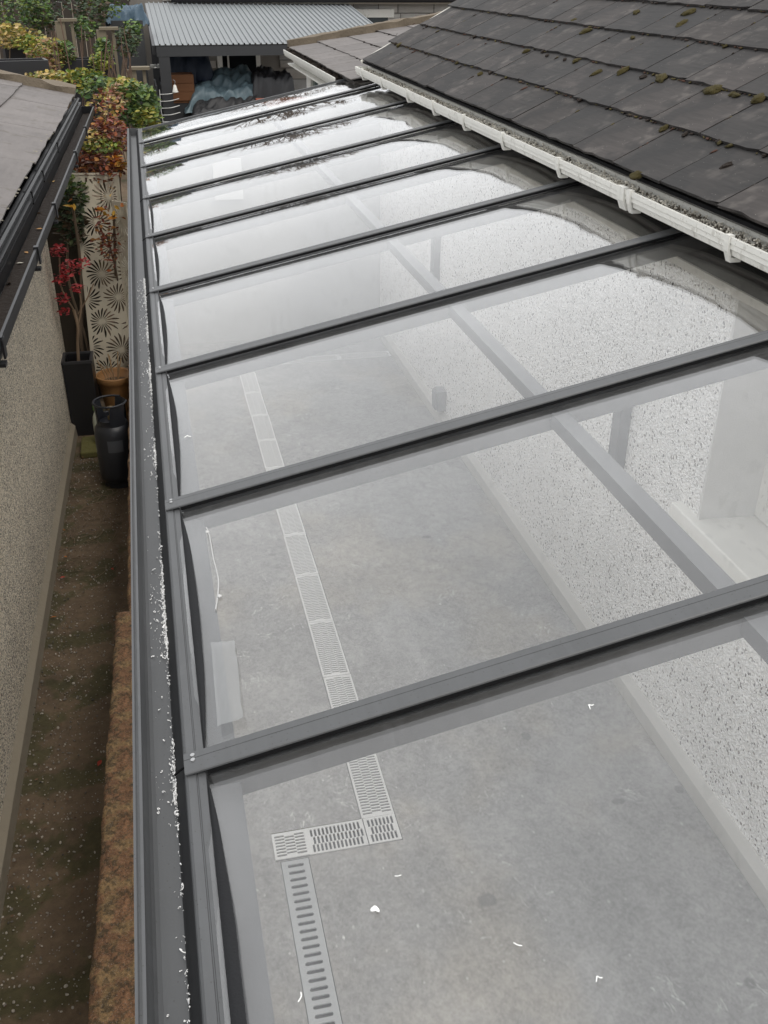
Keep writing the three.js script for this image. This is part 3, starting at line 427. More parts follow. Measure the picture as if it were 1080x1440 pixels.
// ================================================================ the garage on the other side of the alley
{
  const t = thing('garage', 'beige pebble-dashed garage with pale slate roof and black gutter beside the alley', 'garage', [-0.35, 0, -7.9], -0.0225);
  const NZ = 9.6, WX = -0.50;
  const wallG = box(WX - 0.25, WX, ALLEY - 0.04, 0.30, 0.42, NZ), endG = box(WX - 3, WX - 0.001, ALLEY - 0.04, 0.30, 0.421, 0.62);
  part(t, 'wall', wallG, M.dashGarage); part(t, 'end_wall', endG, M.dashGarage);
  part(t, 'plinth', prism([[WX - 0.1, ALLEY - 0.04], [WX + 0.045, ALLEY - 0.04], [WX + 0.036, ALLEY + 0.10], [WX - 0.002, ALLEY + 0.135], [WX - 0.1, ALLEY + 0.135]], 0.40, NZ), mat([0.26, 0.225, 0.17], 0.95, { map: rep(renderMap, 2), bumpMap: mossyBump, bumpScale: 0.004 }));
  part(t, 'soffit', box(WX - 0.005, -0.13, 0.165, 0.18, 0.02, NZ), M.pvcBlack);
  const roof = slateRoof(t, { x: -0.142, y: 0.292, z0: -NZ, z1: 0, pitch: 0.233, back: true, expo: 0.40, wid: 1.18, rows: 7, thick: 0.009, mats: paleSlateMats, jag: 0.004, phase: 0.35 });
  part(roof, 'verge_mortar', (() => { const g = new THREE.BoxGeometry(2.6, 0.075, 0.15, 70, 4, 5), p = g.attributes.position; for (let i = 0; i < p.count; i++) { const n = vnoise(p.getX(i) * 7 + 40, p.getZ(i) * 20 + p.getY(i) * 9 + 40, 128, 128, 6); p.setXYZ(i, p.getX(i), p.getY(i) + 0.028 * (n - 0.5), p.getZ(i) + 0.03 * (n - 0.5)); } g.computeVertexNormals(); g.translate(1.30, 0.03, -0.02); return muv(g); })(), M.mortar);
  const lich = mat([0.22, 0.20, 0.155], 1, { bumpMap: mossyBump, bumpScale: 0.003 });
  for (let i = 0; i < 90; i++) { const o = part(roof, 'lichen_patch', lump(1, 0.18, 1.6, 1.1, 80 + i % 6, 1), lich); o.position.set(rr(0.004, 0.03), 0.0145, -rr(0.2, 8)); o.scale.setScalar(rr(0.006, 0.018)); }
  // black eave strips, gutter, clips
  part(t, 'eave_strip', prism([[-0.152, 0.268], [-0.120, 0.262], [-0.120, 0.240], [-0.100, 0.236], [-0.100, 0.216], [-0.104, 0.212], [-0.104, 0.12], [-0.125, 0.12], [-0.125, 0.25], [-0.152, 0.258]], 0.0, NZ), M.pvcBlack);
  part(t, 'eave_bead', prism([[-0.130, 0.271], [-0.118, 0.276], [-0.108, 0.268], [-0.118, 0.262]], 0.01, NZ), M.pvcBlack);
  const gu = part(t, 'gutter', prism(gutterProfile(0, 0.2, -1, 0.104, 0.082), -0.02, NZ), M.pvcBlack);
  part(gu, 'gutter_end', box(-0.104, 0.0, 0.118, 0.203, -0.027, -0.021), M.pvcBlack);
  part(gu, 'silt', (() => { const P = [], I = [], n = 160; for (let i = 0; i <= n; i++) for (let c = 0; c <= 4; c++) P.push(-0.014 - 0.082 * c / 4, 0.142 + 0.012 * fbm(i / n, c / 5, 32, 5, 3, 17), NZ * i / n); for (let i = 0; i < n; i++) for (let c = 0; c < 4; c++) { const a = i * 5 + c; I.push(a, a + 5, a + 1, a + 1, a + 5, a + 6); } const g = new THREE.BufferGeometry(); g.setAttribute('position', new THREE.Float32BufferAttribute(P, 3)); g.setIndex(I); g.computeVertexNormals(); return muv(g); })(), pmat([0.014, 0.009, 0.006], 0.8, { specularIntensity: 0.4, map: rep(renderMap, 5), bumpMap: mossyBump, bumpScale: 0.006 }));
  const clip = merge([box(-0.014, 0.006, 0.196, 0.208, -0.016, 0.016), box(0.001, 0.008, 0.135, 0.2, -0.02, 0.02), box(-0.05, 0.003, 0.106, 0.118, -0.02, 0.02)]);
  for (const [u, v] of [[122, 181], [107, 216], [79, 290], [56, 352], [2, 480]]) { const p = atY(u, v, 0.19), o = part(gu, 'bracket', clip, M.pvcBlack); o.position.z = p.z + 7.9; }
  const arm = merge([box(-0.16, -0.10, 0.262, 0.268, -0.006, 0.006), box(-0.104, -0.098, 0.205, 0.268, -0.006, 0.006)]);
  for (const [u, v] of [[30, 275], [46, 245], [68, 205]]) { const p = atY(u, v, 0.25), o = part(gu, 'strap', arm, M.rubber); o.position.z = p.z + 7.9; }
  const lf = leafGeo(1), cols = [[0.45, 0.42, 0.36], [0.30, 0.16, 0.05], [0.35, 0.22, 0.07]];
  for (const [u, v] of [[37, 355], [28, 370], [55, 322], [50, 300], [75, 255], [12, 398]]) { const p = atY(u, v, 0.152), o = part(gu, 'fallen_leaf', lf, mat(pick(cols), 0.7, { side: THREE.DoubleSide })); const l = t.worldToLocal(p.clone()); o.position.copy(l); o.position.x = Math.max(-0.085, Math.min(-0.02, o.position.x)); o.scale.setScalar(rr(0.018, 0.03)); o.rotation.set(rr(-0.4, 0.4), rr(0, 6), rr(-0.4, 0.4)); }
}
function leafGeo(fold) {      // one leaf lying in x-z, length 1.6, bent along the midrib
  const P = [0, 0, -0.8, 0.34, 0.10 * fold, -0.25, 0.38, 0.12 * fold, 0.15, 0, 0.02, 0.8, -0.38, 0.12 * fold, 0.15, -0.34, 0.10 * fold, -0.25, 0, 0, 0.0];
  const g = new THREE.BufferGeometry(); g.setAttribute('position', new THREE.Float32BufferAttribute(P, 3)); g.setIndex([0, 6, 1, 1, 6, 2, 2, 6, 3, 3, 6, 4, 4, 6, 5, 5, 6, 0]); const n = g.toNonIndexed(); n.computeVertexNormals(); return n;
}

// ================================================================ the alley between
{
  const nx = 40, nz = 240, g = new THREE.PlaneGeometry(0.95, 10.5, nx, nz); g.rotateX(-Math.PI / 2); g.translate(-0.62, ALLEY, -3.6);
  const p = g.attributes.position; for (let i = 0; i < p.count; i++) p.setY(i, ALLEY + 0.035 * (fbm(p.getX(i) * 0.25 + 3, p.getZ(i) * 0.1 + 3, 16, 16, 5, 19) - 0.5));
  g.computeVertexNormals(); struct('alley_ground', muv(g), M.soil);
  const pebble = new THREE.IcosahedronGeometry(1, 1), n = 2300, o = new THREE.InstancedMesh(pebble, mat([0.30, 0.28, 0.25], 0.85), n), q = new THREE.Object3D(), c = new THREE.Color();
  for (let i = 0; i < n; i++) { const z = rr(-6.6, 0.6), near = rnd(), x = -0.97 + 0.022 * (-7.9 - z) * -0 + Math.pow(near, 1.7) * 0.5 - 0.0225 * (z + 2), s = rr(0.002, 0.0058) * (rnd() > 0.93 ? 1.5 : 1); q.position.set(x, ALLEY + 0.006 + rr(-0.006, 0.008), z); q.scale.set(s * rr(0.8, 1.6), s * rr(0.5, 0.9), s * rr(0.8, 1.5)); q.rotation.set(rr(0, 6), rr(0, 6), rr(0, 6)); q.updateMatrix(); o.setMatrixAt(i, q.matrix); const k = rr(0.25, 1.5); o.setColorAt(i, c.setRGB(k, k * 0.97, k * 0.92)); }
  o.name = 'gravel'; o.userData = { kind: 'stuff', label: 'small pale stones scattered on the dark alley floor', category: 'gravel' }; o.castShadow = o.receiveShadow = true; scene.add(o);
  const ln = 420, lo = new THREE.InstancedMesh(leafGeo(1.2), new THREE.MeshStandardMaterial({ roughness: 0.85, side: THREE.DoubleSide }), ln);
  for (let i = 0; i < ln; i++) { const z = rnd() < 0.6 ? rr(-7, -4.4) : rr(-4.4, 0.6); q.position.set(rr(-0.98, -0.42), ALLEY + 0.022, z); q.scale.setScalar(rr(0.006, 0.016)); q.rotation.set(rr(-0.5, 0.5), rr(0, 6), rr(-0.5, 0.5)); q.updateMatrix(); lo.setMatrixAt(i, q.matrix); const k = rr(0.4, 1.2); lo.setColorAt(i, c.setRGB(0.13 * k, 0.075 * k, 0.04 * k)); }
  lo.name = 'leaf_litter'; lo.userData = { kind: 'stuff', label: 'brown leaf litter strewn over the alley floor', category: 'leaf litter' }; lo.castShadow = lo.receiveShadow = true; scene.add(lo);
  // twigs and dead stalks by the gas bottle
  const tw = []; for (let i = 0; i < 70; i++) { const x = rr(-0.85, -0.45), z = rr(-6.2, -4.7), a = rr(0, 3.1), L = rr(0.05, 0.2); tw.push(tube([[x, ALLEY + 0.02, z], [x + Math.cos(a) * L * 0.5, ALLEY + rr(0.02, 0.045), z + Math.sin(a) * L * 0.5], [x + Math.cos(a + 0.4) * L, ALLEY + 0.02, z + Math.sin(a + 0.4) * L]], rr(0.0012, 0.0028), 5, 4)); }
  const twm = single('dead_twigs', merge(tw), mat([0.17, 0.125, 0.085], 0.9), 'dead twigs and stalks littering the alley in front of the gas cylinder', 'twigs'); twm.userData.kind = 'stuff';
  // single fallen leaves
  const lf = leafGeo(1.6);
  const looks = [['curled orange leaf', [0.40, 0.13, 0.02]], ['small red leaf', [0.34, 0.04, 0.02]], ['brown leaf', [0.20, 0.09, 0.03]]];
  [[75, 868, 0, 'beside the garage plinth', 0.028], [88, 812, 1, 'on the alley floor past the orange one', 0.024], [158, 800, 1, 'by the brown parapet end', 0.02], [92, 783, 0, 'on green moss in the alley', 0.02], [140, 1073, 1, 'on the parapet side near the canopy', 0.03], [90, 745, 2, 'between twigs and garage wall', 0.02]].forEach(([u, v, k, w, s]) => { const p = atY(u, v, ALLEY + 0.03), o = single('fallen_leaf', lf, mat(looks[k][1], 0.7, { side: THREE.DoubleSide }), looks[k][0] + ' lying ' + w, 'leaf', [p.x, p.y, p.z], 'leaves fallen in the alley'); o.scale.setScalar(s); o.rotation.set(rr(-0.3, 0.3), rr(0, 6), rr(-0.3, 0.3)); });
}
// brown gritty parapet under the eaves gutter
{
  const rough = (x0, x1, y0, y1, z0, z1, skew, sd) => { const g = new THREE.BoxGeometry(x1 - x0, y1 - y0, z1 - z0, 14, 20, Math.round((z1 - z0) * 34)), p = g.attributes.position; g.translate((x0 + x1) / 2, (y0 + y1) / 2, (z0 + z1) / 2); for (let i = 0; i < p.count; i++) { const x = p.getX(i), y = p.getY(i), z = p.getZ(i), a = fbm(x * 1.1 + 1, z * 0.9 + y * 0.7 + 5, 16, 16, 4, sd) - 0.5, b = vnoise(x * 60 + 200, z * 60 + y * 50 + 300, 512, 512, sd + 3) - 0.5, top = y > y1 - 1e-4, edge = top && (Math.abs(x - x0) < 1e-4 || Math.abs(z - z0) < 1e-4); p.setXYZ(i, x + skew * (z - z0) + 0.03 * a + 0.008 * b, y + 0.018 * a + 0.008 * b - (edge ? 0.014 : 0), z + 0.02 * a); } const m = mergeVertices(g.deleteAttribute('uv').deleteAttribute('normal'), 1e-4); m.computeVertexNormals(); return muv(m); };
  const t = thing('parapet_wall', 'rough brown gritty parapet of mossy blocks below the canopy gutter', 'wall');
  part(t, 'coping_block', rough(-0.368, -0.10, ALLEY - 0.05, -1.72, -3.10, 1.2, -0.030, 31), M.grit);
  part(t, 'wall', rough(-0.30, -0.10, ALLEY - 0.05, -1.80, -8.0, -3.13, -0.004, 47), M.grit);
}
// gas cylinder
{
  const t = thing('gas_cylinder', 'dark grey gas cylinder with open collar standing in the alley', 'gas cylinder', [-0.445, ALLEY + 0.01, -6.06]);
  const paint = mat([0.022, 0.024, 0.030], 0.42, { map: rep(specks, 1, 2), bumpMap: grainBump, bumpScale: 0.0006 });
  part(t, 'body', lathe([[0, 0.03], [0.10, 0.03], [0.142, 0.06], [0.150, 0.11], [0.150, 0.27], [0.1515, 0.275], [0.1515, 0.285], [0.150, 0.29], [0.150, 0.44], [0.142, 0.49], [0.115, 0.535], [0.06, 0.555], [0, 0.56]], 40), paint);
  part(t, 'foot_ring', lathe([[0.112, 0.05], [0.118, 0.0], [0.124, 0.0], [0.120, 0.06]], 32), paint);
  const collar = (() => { const P = [], I = [], n = 48; for (let i = 0; i <= n; i++) { const a = 0.55 + i / n * (2 * Math.PI - 0.9), open = Math.abs(i / n - 0.28) < 0.09 || Math.abs(i / n - 0.74) < 0.09; for (const [r, y] of [[0.112, 0.52], [0.112, open ? 0.575 : 0.60], [0.116, open ? 0.577 : 0.66], [0.123, open ? 0.579 : 0.705], [0.129, open ? 0.58 : 0.70], [0.120, open ? 0.575 : 0.62], [0.118, 0.52]]) P.push(Math.cos(a) * r, y, Math.sin(a) * r); } for (let i = 0; i < n; i++) for (let c = 0; c < 6; c++) { const a = i * 7 + c; I.push(a, a + 1, a + 7, a + 1, a + 8, a + 7); } const g = new THREE.BufferGeometry(); g.setAttribute('position', new THREE.Float32BufferAttribute(P, 3)); g.setIndex(I); g.computeVertexNormals(); return g; })();
  part(t, 'collar', collar, paint); part(t, 'collar_rim', (() => { const g = new THREE.TorusGeometry(0.125, 0.009, 8, 48, 5.4); g.rotateX(Math.PI / 2); g.translate(0, 0.705, 0); return g; })(), paint);
  part(t, 'valve', merge([lathe([[0, 0.55], [0.03, 0.55], [0.03, 0.58], [0.016, 0.59], [0.016, 0.635], [0.026, 0.64], [0.026, 0.66], [0, 0.665]], 18), box(0.0, 0.05, 0.60, 0.625, -0.012, 0.012)]), mat([0.45, 0.33, 0.16], 0.4, { metalness: 0.6 }));
  part(t, 'warning_label', (() => { const g = new THREE.CylinderGeometry(0.1512, 0.1512, 0.10, 14, 1, true, -0.35, 0.8); g.translate(0, 0.38, 0); return g; })(), mat([0.075, 0.08, 0.09], 0.5, { map: rep(specks, 3) }));
}
// pots and planters
{
  const t = thing('terracotta_pot', 'ochre glazed round plant pot with thick rim behind the gas cylinder', 'plant pot', [-0.45, ALLEY + 0.0, -7.33]);
  const stalkM = mat([0.36, 0.24, 0.13], 0.85), clay = mat([0.33, 0.17, 0.065], 0.6, { map: rep(renderMap, 2, 1) });
  part(t, 'body', lathe([[0, 0.0], [0.09, 0.0], [0.10, 0.02], [0.15, 0.40], [0.168, 0.41], [0.172, 0.46], [0.160, 0.47], [0.150, 0.455], [0.140, 0.38], [0, 0.37]], 40), clay);
  part(t, 'compost', (() => { const g = new THREE.CircleGeometry(0.142, 24); g.rotateX(-Math.PI / 2); g.translate(0, 0.385, 0); return muv(g); })(), M.soil);
  for (let i = 0; i < 9; i++) { const a = rr(0, 6.28), r = rr(0, 0.08); part(t, 'dry_stalk', tube([[Math.cos(a) * r, 0.38, Math.sin(a) * r], [Math.cos(a) * r * 1.5, 0.48, Math.sin(a) * r * 1.5], [Math.cos(a) * (r * 2 + 0.02), rr(0.55, 0.66), Math.sin(a) * (r * 2 + 0.02)]], 0.005, 8, 5), stalkM); }
}
{
  const t = thing('black_planter', 'tall square black plastic planter standing against the garage corner', 'planter', [-0.735, ALLEY, -7.2], -0.03);
  const s = new THREE.Shape([[-0.12, -0.12], [0.12, -0.12], [0.12, 0.12], [-0.12, 0.12]].map(p => new THREE.Vector2(...p))); s.holes.push(new THREE.Path([[-0.105, -0.105], [-0.105, 0.105], [0.105, 0.105], [0.105, -0.105]].map(p => new THREE.Vector2(...p))));
  const g = new THREE.ExtrudeGeometry(s, { depth: 0.69, bevelEnabled: true, bevelSize: 0.003, bevelThickness: 0.003, bevelSegments: 1 }); g.rotateX(-Math.PI / 2);
  part(t, 'body', muv(g), mat([0.014, 0.014, 0.016], 0.35)); part(t, 'rim', merge([box(-0.13, 0.13, 0.675, 0.70, 0.112, 0.13), box(-0.13, 0.13, 0.675, 0.70, -0.13, -0.112), box(-0.13, -0.112, 0.675, 0.70, -0.112, 0.112), box(0.112, 0.13, 0.675, 0.70, -0.112, 0.112)]), mat([0.035, 0.035, 0.04], 0.3));
  part(t, 'compost', box(-0.104, 0.104, 0.58, 0.62, -0.104, 0.104), mat([0.05, 0.032, 0.02], 1, { bumpMap: mossyBump, bumpScale: 0.01 }));
}
// mossy slab and green bottle beside them
single('stepping_slab', muv(new RoundedBoxGeometry(0.24, 0.06, 0.34, 2, 0.015)), mat([0.115, 0.108, 0.035], 0.95, { map: rep(renderMap, 3), bumpMap: mossyBump, bumpScale: 0.006 }), 'mossy green stone slab lying between planter and gas cylinder', 'slab', [-0.66, ALLEY + 0.03, -6.75]);
{ const t = thing('green_bottle', 'small bright green plastic bottle behind the gas cylinder collar', 'bottle', [-0.615, ALLEY, -6.75]); part(t, 'body', lathe([[0, 0], [0.035, 0], [0.037, 0.01], [0.037, 0.26], [0.03, 0.31], [0.014, 0.35], [0.014, 0.37], [0, 0.37]], 20), mat([0.42, 0.44, 0.36], 0.4)); part(t, 'cap', lathe([[0, 0.37], [0.018, 0.37], [0.018, 0.41], [0, 0.415]], 16), mat([0.12, 0.34, 0.02], 0.45)); }
{ const p = atY(111, 592, ALLEY + 0.05); single('orange_ball', new THREE.SphereGeometry(0.03, 20, 14), mat([0.55, 0.11, 0.02], 0.5), 'small orange ball resting on the ground by the black planter', 'ball', [-0.60, ALLEY + 0.09, -6.72]); }

// ---------------------------------------------------------------- leaves
function foliage(parent, n, leaf, size, palette, place, name = 'leaves') {
  const m = new THREE.MeshPhysicalMaterial({ color: 0xffffff, roughness: 0.75, transmission: 0.3, thickness: 0, side: THREE.DoubleSide });
  n = Math.round(n * 0.62); const o = new THREE.InstancedMesh(leaf, m, n), q = new THREE.Object3D(), c = new THREE.Color();
  for (let i = 0; i < n; i++) { const [p, tilt] = place(i); q.position.copy(p); const s = rr(size[0], size[1]) * 1.45; q.scale.set(s * rr(0.8, 1.3), s, s * rr(0.8, 1.2)); q.rotation.set(rr(-1, 1) * (tilt ?? 0.9), rr(0, 6.28), rr(-1, 1) * (tilt ?? 0.9)); q.updateMatrix(); o.setMatrixAt(i, q.matrix); const k = pick(palette), j = rr(0.65, 1.3); o.setColorAt(i, c.setRGB(Math.min(0.8, k[0] * j), Math.min(0.8, k[1] * j), Math.min(0.8, k[2] * j))); }
  o.name = name; o.userData.kind = 'stuff'; o.castShadow = o.receiveShadow = true; parent.add(o); return o;
}
const PAL = {
  yellowgreen: [[0.22, 0.24, 0.02], [0.13, 0.19, 0.02], [0.30, 0.26, 0.03], [0.08, 0.13, 0.015]],
  gold: [[0.38, 0.27, 0.06], [0.30, 0.24, 0.04], [0.16, 0.17, 0.03], [0.42, 0.30, 0.12]],
  green: [[0.05, 0.11, 0.02], [0.09, 0.16, 0.02], [0.035, 0.075, 0.02], [0.15, 0.20, 0.03]],
  rust: [[0.20, 0.035, 0.015], [0.13, 0.025, 0.015], [0.28, 0.07, 0.015], [0.10, 0.04, 0.02], [0.34, 0.15, 0.03]],
  orange: [[0.50, 0.20, 0.01], [0.44, 0.13, 0.01], [0.52, 0.30, 0.03]],
  dark: [[0.025, 0.05, 0.018], [0.035, 0.065, 0.02], [0.05, 0.07, 0.02], [0.08, 0.05, 0.02]],
  brown: [[0.30, 0.17, 0.08], [0.38, 0.24, 0.13], [0.22, 0.11, 0.05]],
  red: [[0.42, 0.022, 0.03], [0.32, 0.015, 0.02], [0.50, 0.05, 0.05]],
};
const LEAF = leafGeo(1);
function inBall(c, r, shell = 0.45) { for (;;) { const x = rr(-1, 1), y = rr(-1, 1), z = rr(-1, 1), d = Math.hypot(x, y, z); if (d > 1 || d < shell * rnd()) continue; const w = 1 + 0.35 * (vnoise(x * 2.2 + c.x * 3 + 20, y * 2.2 + z * 2 + 20, 64, 64, 33) - 0.5); return V(c.x + x * r[0] * w, c.y + y * r[1] * w, c.z + z * r[2] * w); } }
function stems(base, tips, r) { return merge(tips.map(t => tube([base, base.clone().lerp(t, 0.3).add(V(rr(-0.05, 0.05), 0.03, rr(-0.05, 0.05))), base.clone().lerp(t, 0.7).add(V(rr(-0.08, 0.08), 0.0, rr(-0.06, 0.06))), t], r * rr(0.7, 1.2), 10, 5))); }
const BARK = mat([0.13, 0.095, 0.065], 0.95, { bumpMap: mossyBump, bumpScale: 0.004 });
function shrub(name, label, category, base, clumps, group) {
  const t = thing(name, label, category, [base.x, base.y, base.z], 0, group), L = v => v.clone().sub(base);
  part(t, 'stems', stems(V(0, 0, 0), clumps.map(k => L(k.c)), 0.012), BARK);
  for (const k of clumps) foliage(t, k.n, LEAF, k.size, k.pal, () => [inBall(L(k.c), k.r), k.tilt]);
  return t;
}
// red maple rising from the black planter
{
  const b = V(-0.735, ALLEY + 0.62, -7.2), t = thing('red_maple', 'thin young maple with bright red leaves rising from the black planter', 'tree', [b.x, b.y, b.z]);
  part(t, 'trunk', merge([tube([[0, 0, 0], [0.02, 0.2, 0], [0.045, 0.36, 0.02], [0.03, 0.5, 0]], 0.014, 14, 7), tube([[0.045, 0.36, 0.02], [0.10, 0.55, 0.01], [0.06, 0.85, 0]], 0.008, 10, 6), tube([[0.03, 0.5, 0], [-0.04, 0.7, 0.02], [-0.02, 0.95, 0]], 0.007, 10, 6), tube([[0.06, 0.46, 0], [0.16, 0.60, 0.0], [0.22, 0.70, -0.05]], 0.006, 10, 6)]), mat([0.22, 0.155, 0.10], 0.9));
  for (const [u, v, r, n] of [[82, 352, 0.08, 110], [98, 376, 0.10, 140], [118, 370, 0.06, 60], [86, 392, 0.08, 90], [108, 405, 0.06, 80], [88, 420, 0.07, 80], [92, 438, 0.05, 40]]) { const p = atZ(u, v, -7.15).sub(b); foliage(t, n, LEAF, [0.010, 0.024], PAL.red, () => [inBall(p, [r, r * 0.7, r]), 0.7]); }
}
// cut metal screens
{
  const scr = (w, h, sd) => {
    const s = new THREE.Shape([[0, 0], [w, 0], [w, h], [0, h]].map(p => new THREE.Vector2(...p))); let q = sd; const r0 = () => { q = (q * 1664525 + 1013904223) >>> 0; return q / 4294967296; };
    const cs = []; for (let row = 0; row * 0.23 < h; row++) for (let c = 0; c < 2; c++) { const x = (row % 2 ? 0.0 : 0.14) + c * 0.28 + (r0() - 0.5) * 0.05; if (x < w + 0.08) cs.push([x, 0.09 + row * 0.23 + (r0() - 0.5) * 0.05]); }
    for (const [cx, cy] of cs) { const n = 20, a0 = r0() * 6, sw = r0() > 0.5 ? 3.2 : -3.2; for (let k = 0; k < n; k++) {
      const a = a0 + k / n * 6.283; let r2 = 0.02; const ok = r => { const x = cx + Math.cos(a) * r, y = cy + Math.sin(a) * r; return cs.every(o => (o[0] === cx && o[1] === cy) || Math.hypot(o[0] - x, o[1] - y) > r + 0.012); }; while (r2 < 0.22 && ok(r2 + 0.006)) r2 += 0.006;
      let P = []; const r1 = 0.022, m = 6; if (r2 < r1 + 0.02) continue; const wd = f => Math.min(0.0105, (r1 + (r2 - r1) * f) * 0.095) * Math.sqrt(Math.sin(Math.PI * (0.04 + 0.92 * f)));
      const at = (f, sg) => { const r = r1 + (r2 - r1) * f, aa = a + sw * r * r * 4 * 0.5; return [cx + Math.cos(aa) * r - sg * Math.sin(aa) * wd(f), cy + Math.sin(aa) * r + sg * Math.cos(aa) * wd(f)]; };
      for (let i = 0; i <= m; i++) P.push(at(i / m, 1)); for (let i = m; i >= 0; i--) P.push(at(i / m, -1));
      if (P.some(p => cs.some(o => (o[0] !== cx || o[1] !== cy) && Math.hypot(o[0] - p[0], o[1] - p[1]) < Math.hypot(cx - p[0], cy - p[1]) + 0.003))) P = P.map(p => [cx + (p[0] - cx) * 0.72, cy + (p[1] - cy) * 0.72]);
      P = P.filter(p => p[0] > 0.014 && p[0] < w - 0.014 && p[1] > 0.014 && p[1] < h - 0.014); if (P.length < 5) continue; s.holes.push(new THREE.Path(P.map(p => new THREE.Vector2(...p)))); } }
    return muv(new THREE.ExtrudeGeometry(s, { depth: 0.012, bevelEnabled: false }));
  };
  const paint = mat([0.56, 0.51, 0.41], 0.6, { map: rep(renderMap, 3), metalness: 0.1 });
  const a = thing('fretwork_screen', 'wide cream cut-out screen with fern pattern leaning behind the pots', 'screen', [-0.66, ALLEY + 0.25, -7.72]);
  a.rotation.set(-0.08, 0.10, -0.035); part(a, 'screen_panel', scr(0.37, 1.86, 7), paint); part(a, 'frame', merge([box(-0.012, 0.0, 0, 1.88, -0.006, 0.02), box(0.37, 0.382, 0, 1.88, -0.006, 0.02), box(0.0, 0.37, 1.865, 1.88, -0.006, 0.02)]), paint);
  const b = thing('fretwork_screen', 'narrow cream cut-out screen standing edge-on against the canopy post', 'screen', [-0.27, ALLEY + 0.3, -7.66]);
  b.rotation.set(0, -0.9, 0.02); part(b, 'screen_panel', scr(0.20, 1.62, 19), paint);
  const bk = single('fence_board', box(-0.02, 0.0, 0, 1.9, 0, 0.16), mat([0.035, 0.028, 0.02], 0.9, { map: rep(streakMap, 2, 1) }), 'dark weathered fence board standing behind the fretwork screens', 'fence', [-0.5, ALLEY, -8.15]); bk.scale.set(22, 1, 1);
}
// climbers and hedge between garage and canopy
const CP = (u, v, z) => atZ(u, v, z);
shrub('creeper', 'rust red and orange creeper tumbling over the fretwork screen', 'plant', V(-0.40, ALLEY, -8.35), [
  { c: CP(140, 235, -8.0), r: [0.24, 0.13, 0.20], n: 800, size: [0.012, 0.03], pal: PAL.rust }, { c: CP(155, 190, -8.3), r: [0.20, 0.18, 0.22], n: 800, size: [0.012, 0.03], pal: PAL.rust }, { c: CP(165, 228, -7.95), r: [0.10, 0.07, 0.10], n: 60, size: [0.016, 0.03], pal: PAL.orange },
  { c: CP(125, 190, -8.2), r: [0.16, 0.07, 0.16], n: 130, size: [0.016, 0.032], pal: PAL.gold }, { c: CP(140, 205, -8.1), r: [0.2, 0.07, 0.16], n: 260, size: [0.014, 0.028], pal: PAL.yellowgreen }, { c: CP(150, 150, -8.6), r: [0.16, 0.18, 0.2], n: 420, size: [0.014, 0.028], pal: [...PAL.rust, ...PAL.gold] }, { c: CP(150, 330, -7.55), r: [0.12, 0.30, 0.05], n: 260, size: [0.012, 0.026], pal: PAL.rust }, { c: CP(160, 300, -7.5), r: [0.10, 0.25, 0.05], n: 26, size: [0.018, 0.032], pal: PAL.orange }]);
shrub('ivy', 'dark green ivy climbing the garage corner under the black gutter', 'plant', V(-0.74, ALLEY, -7.95), [
  { c: CP(98, 305, -7.8), r: [0.15, 0.26, 0.12], n: 560, size: [0.02, 0.042], pal: PAL.dark }, { c: CP(105, 265, -7.9), r: [0.14, 0.14, 0.12], n: 280, size: [0.02, 0.04], pal: PAL.green }, { c: CP(102, 288, -7.6), r: [0.05, 0.04, 0.05], n: 7, size: [0.028, 0.036], pal: PAL.orange }, { c: CP(110, 225, -8.1), r: [0.14, 0.14, 0.14], n: 300, size: [0.014, 0.03], pal: PAL.rust }]);
shrub('laurel_bush', 'rounded bush with glossy yellow-green leaves beside the dark pergola post', 'bush', V(0.06, ALLEY, -9.2), [
  { c: CP(190, 145, -9.0), r: [0.24, 0.22, 0.26], n: 1300, size: [0.016, 0.036], pal: PAL.green }, { c: CP(205, 165, -8.8), r: [0.15, 0.12, 0.16], n: 420, size: [0.016, 0.034], pal: PAL.yellowgreen }, { c: CP(175, 125, -9.1), r: [0.17, 0.12, 0.18], n: 420, size: [0.016, 0.032], pal: [...PAL.gold, ...PAL.yellowgreen] }, { c: CP(165, 135, -8.9), r: [0.12, 0.12, 0.14], n: 240, size: [0.014, 0.03], pal: PAL.brown }]);
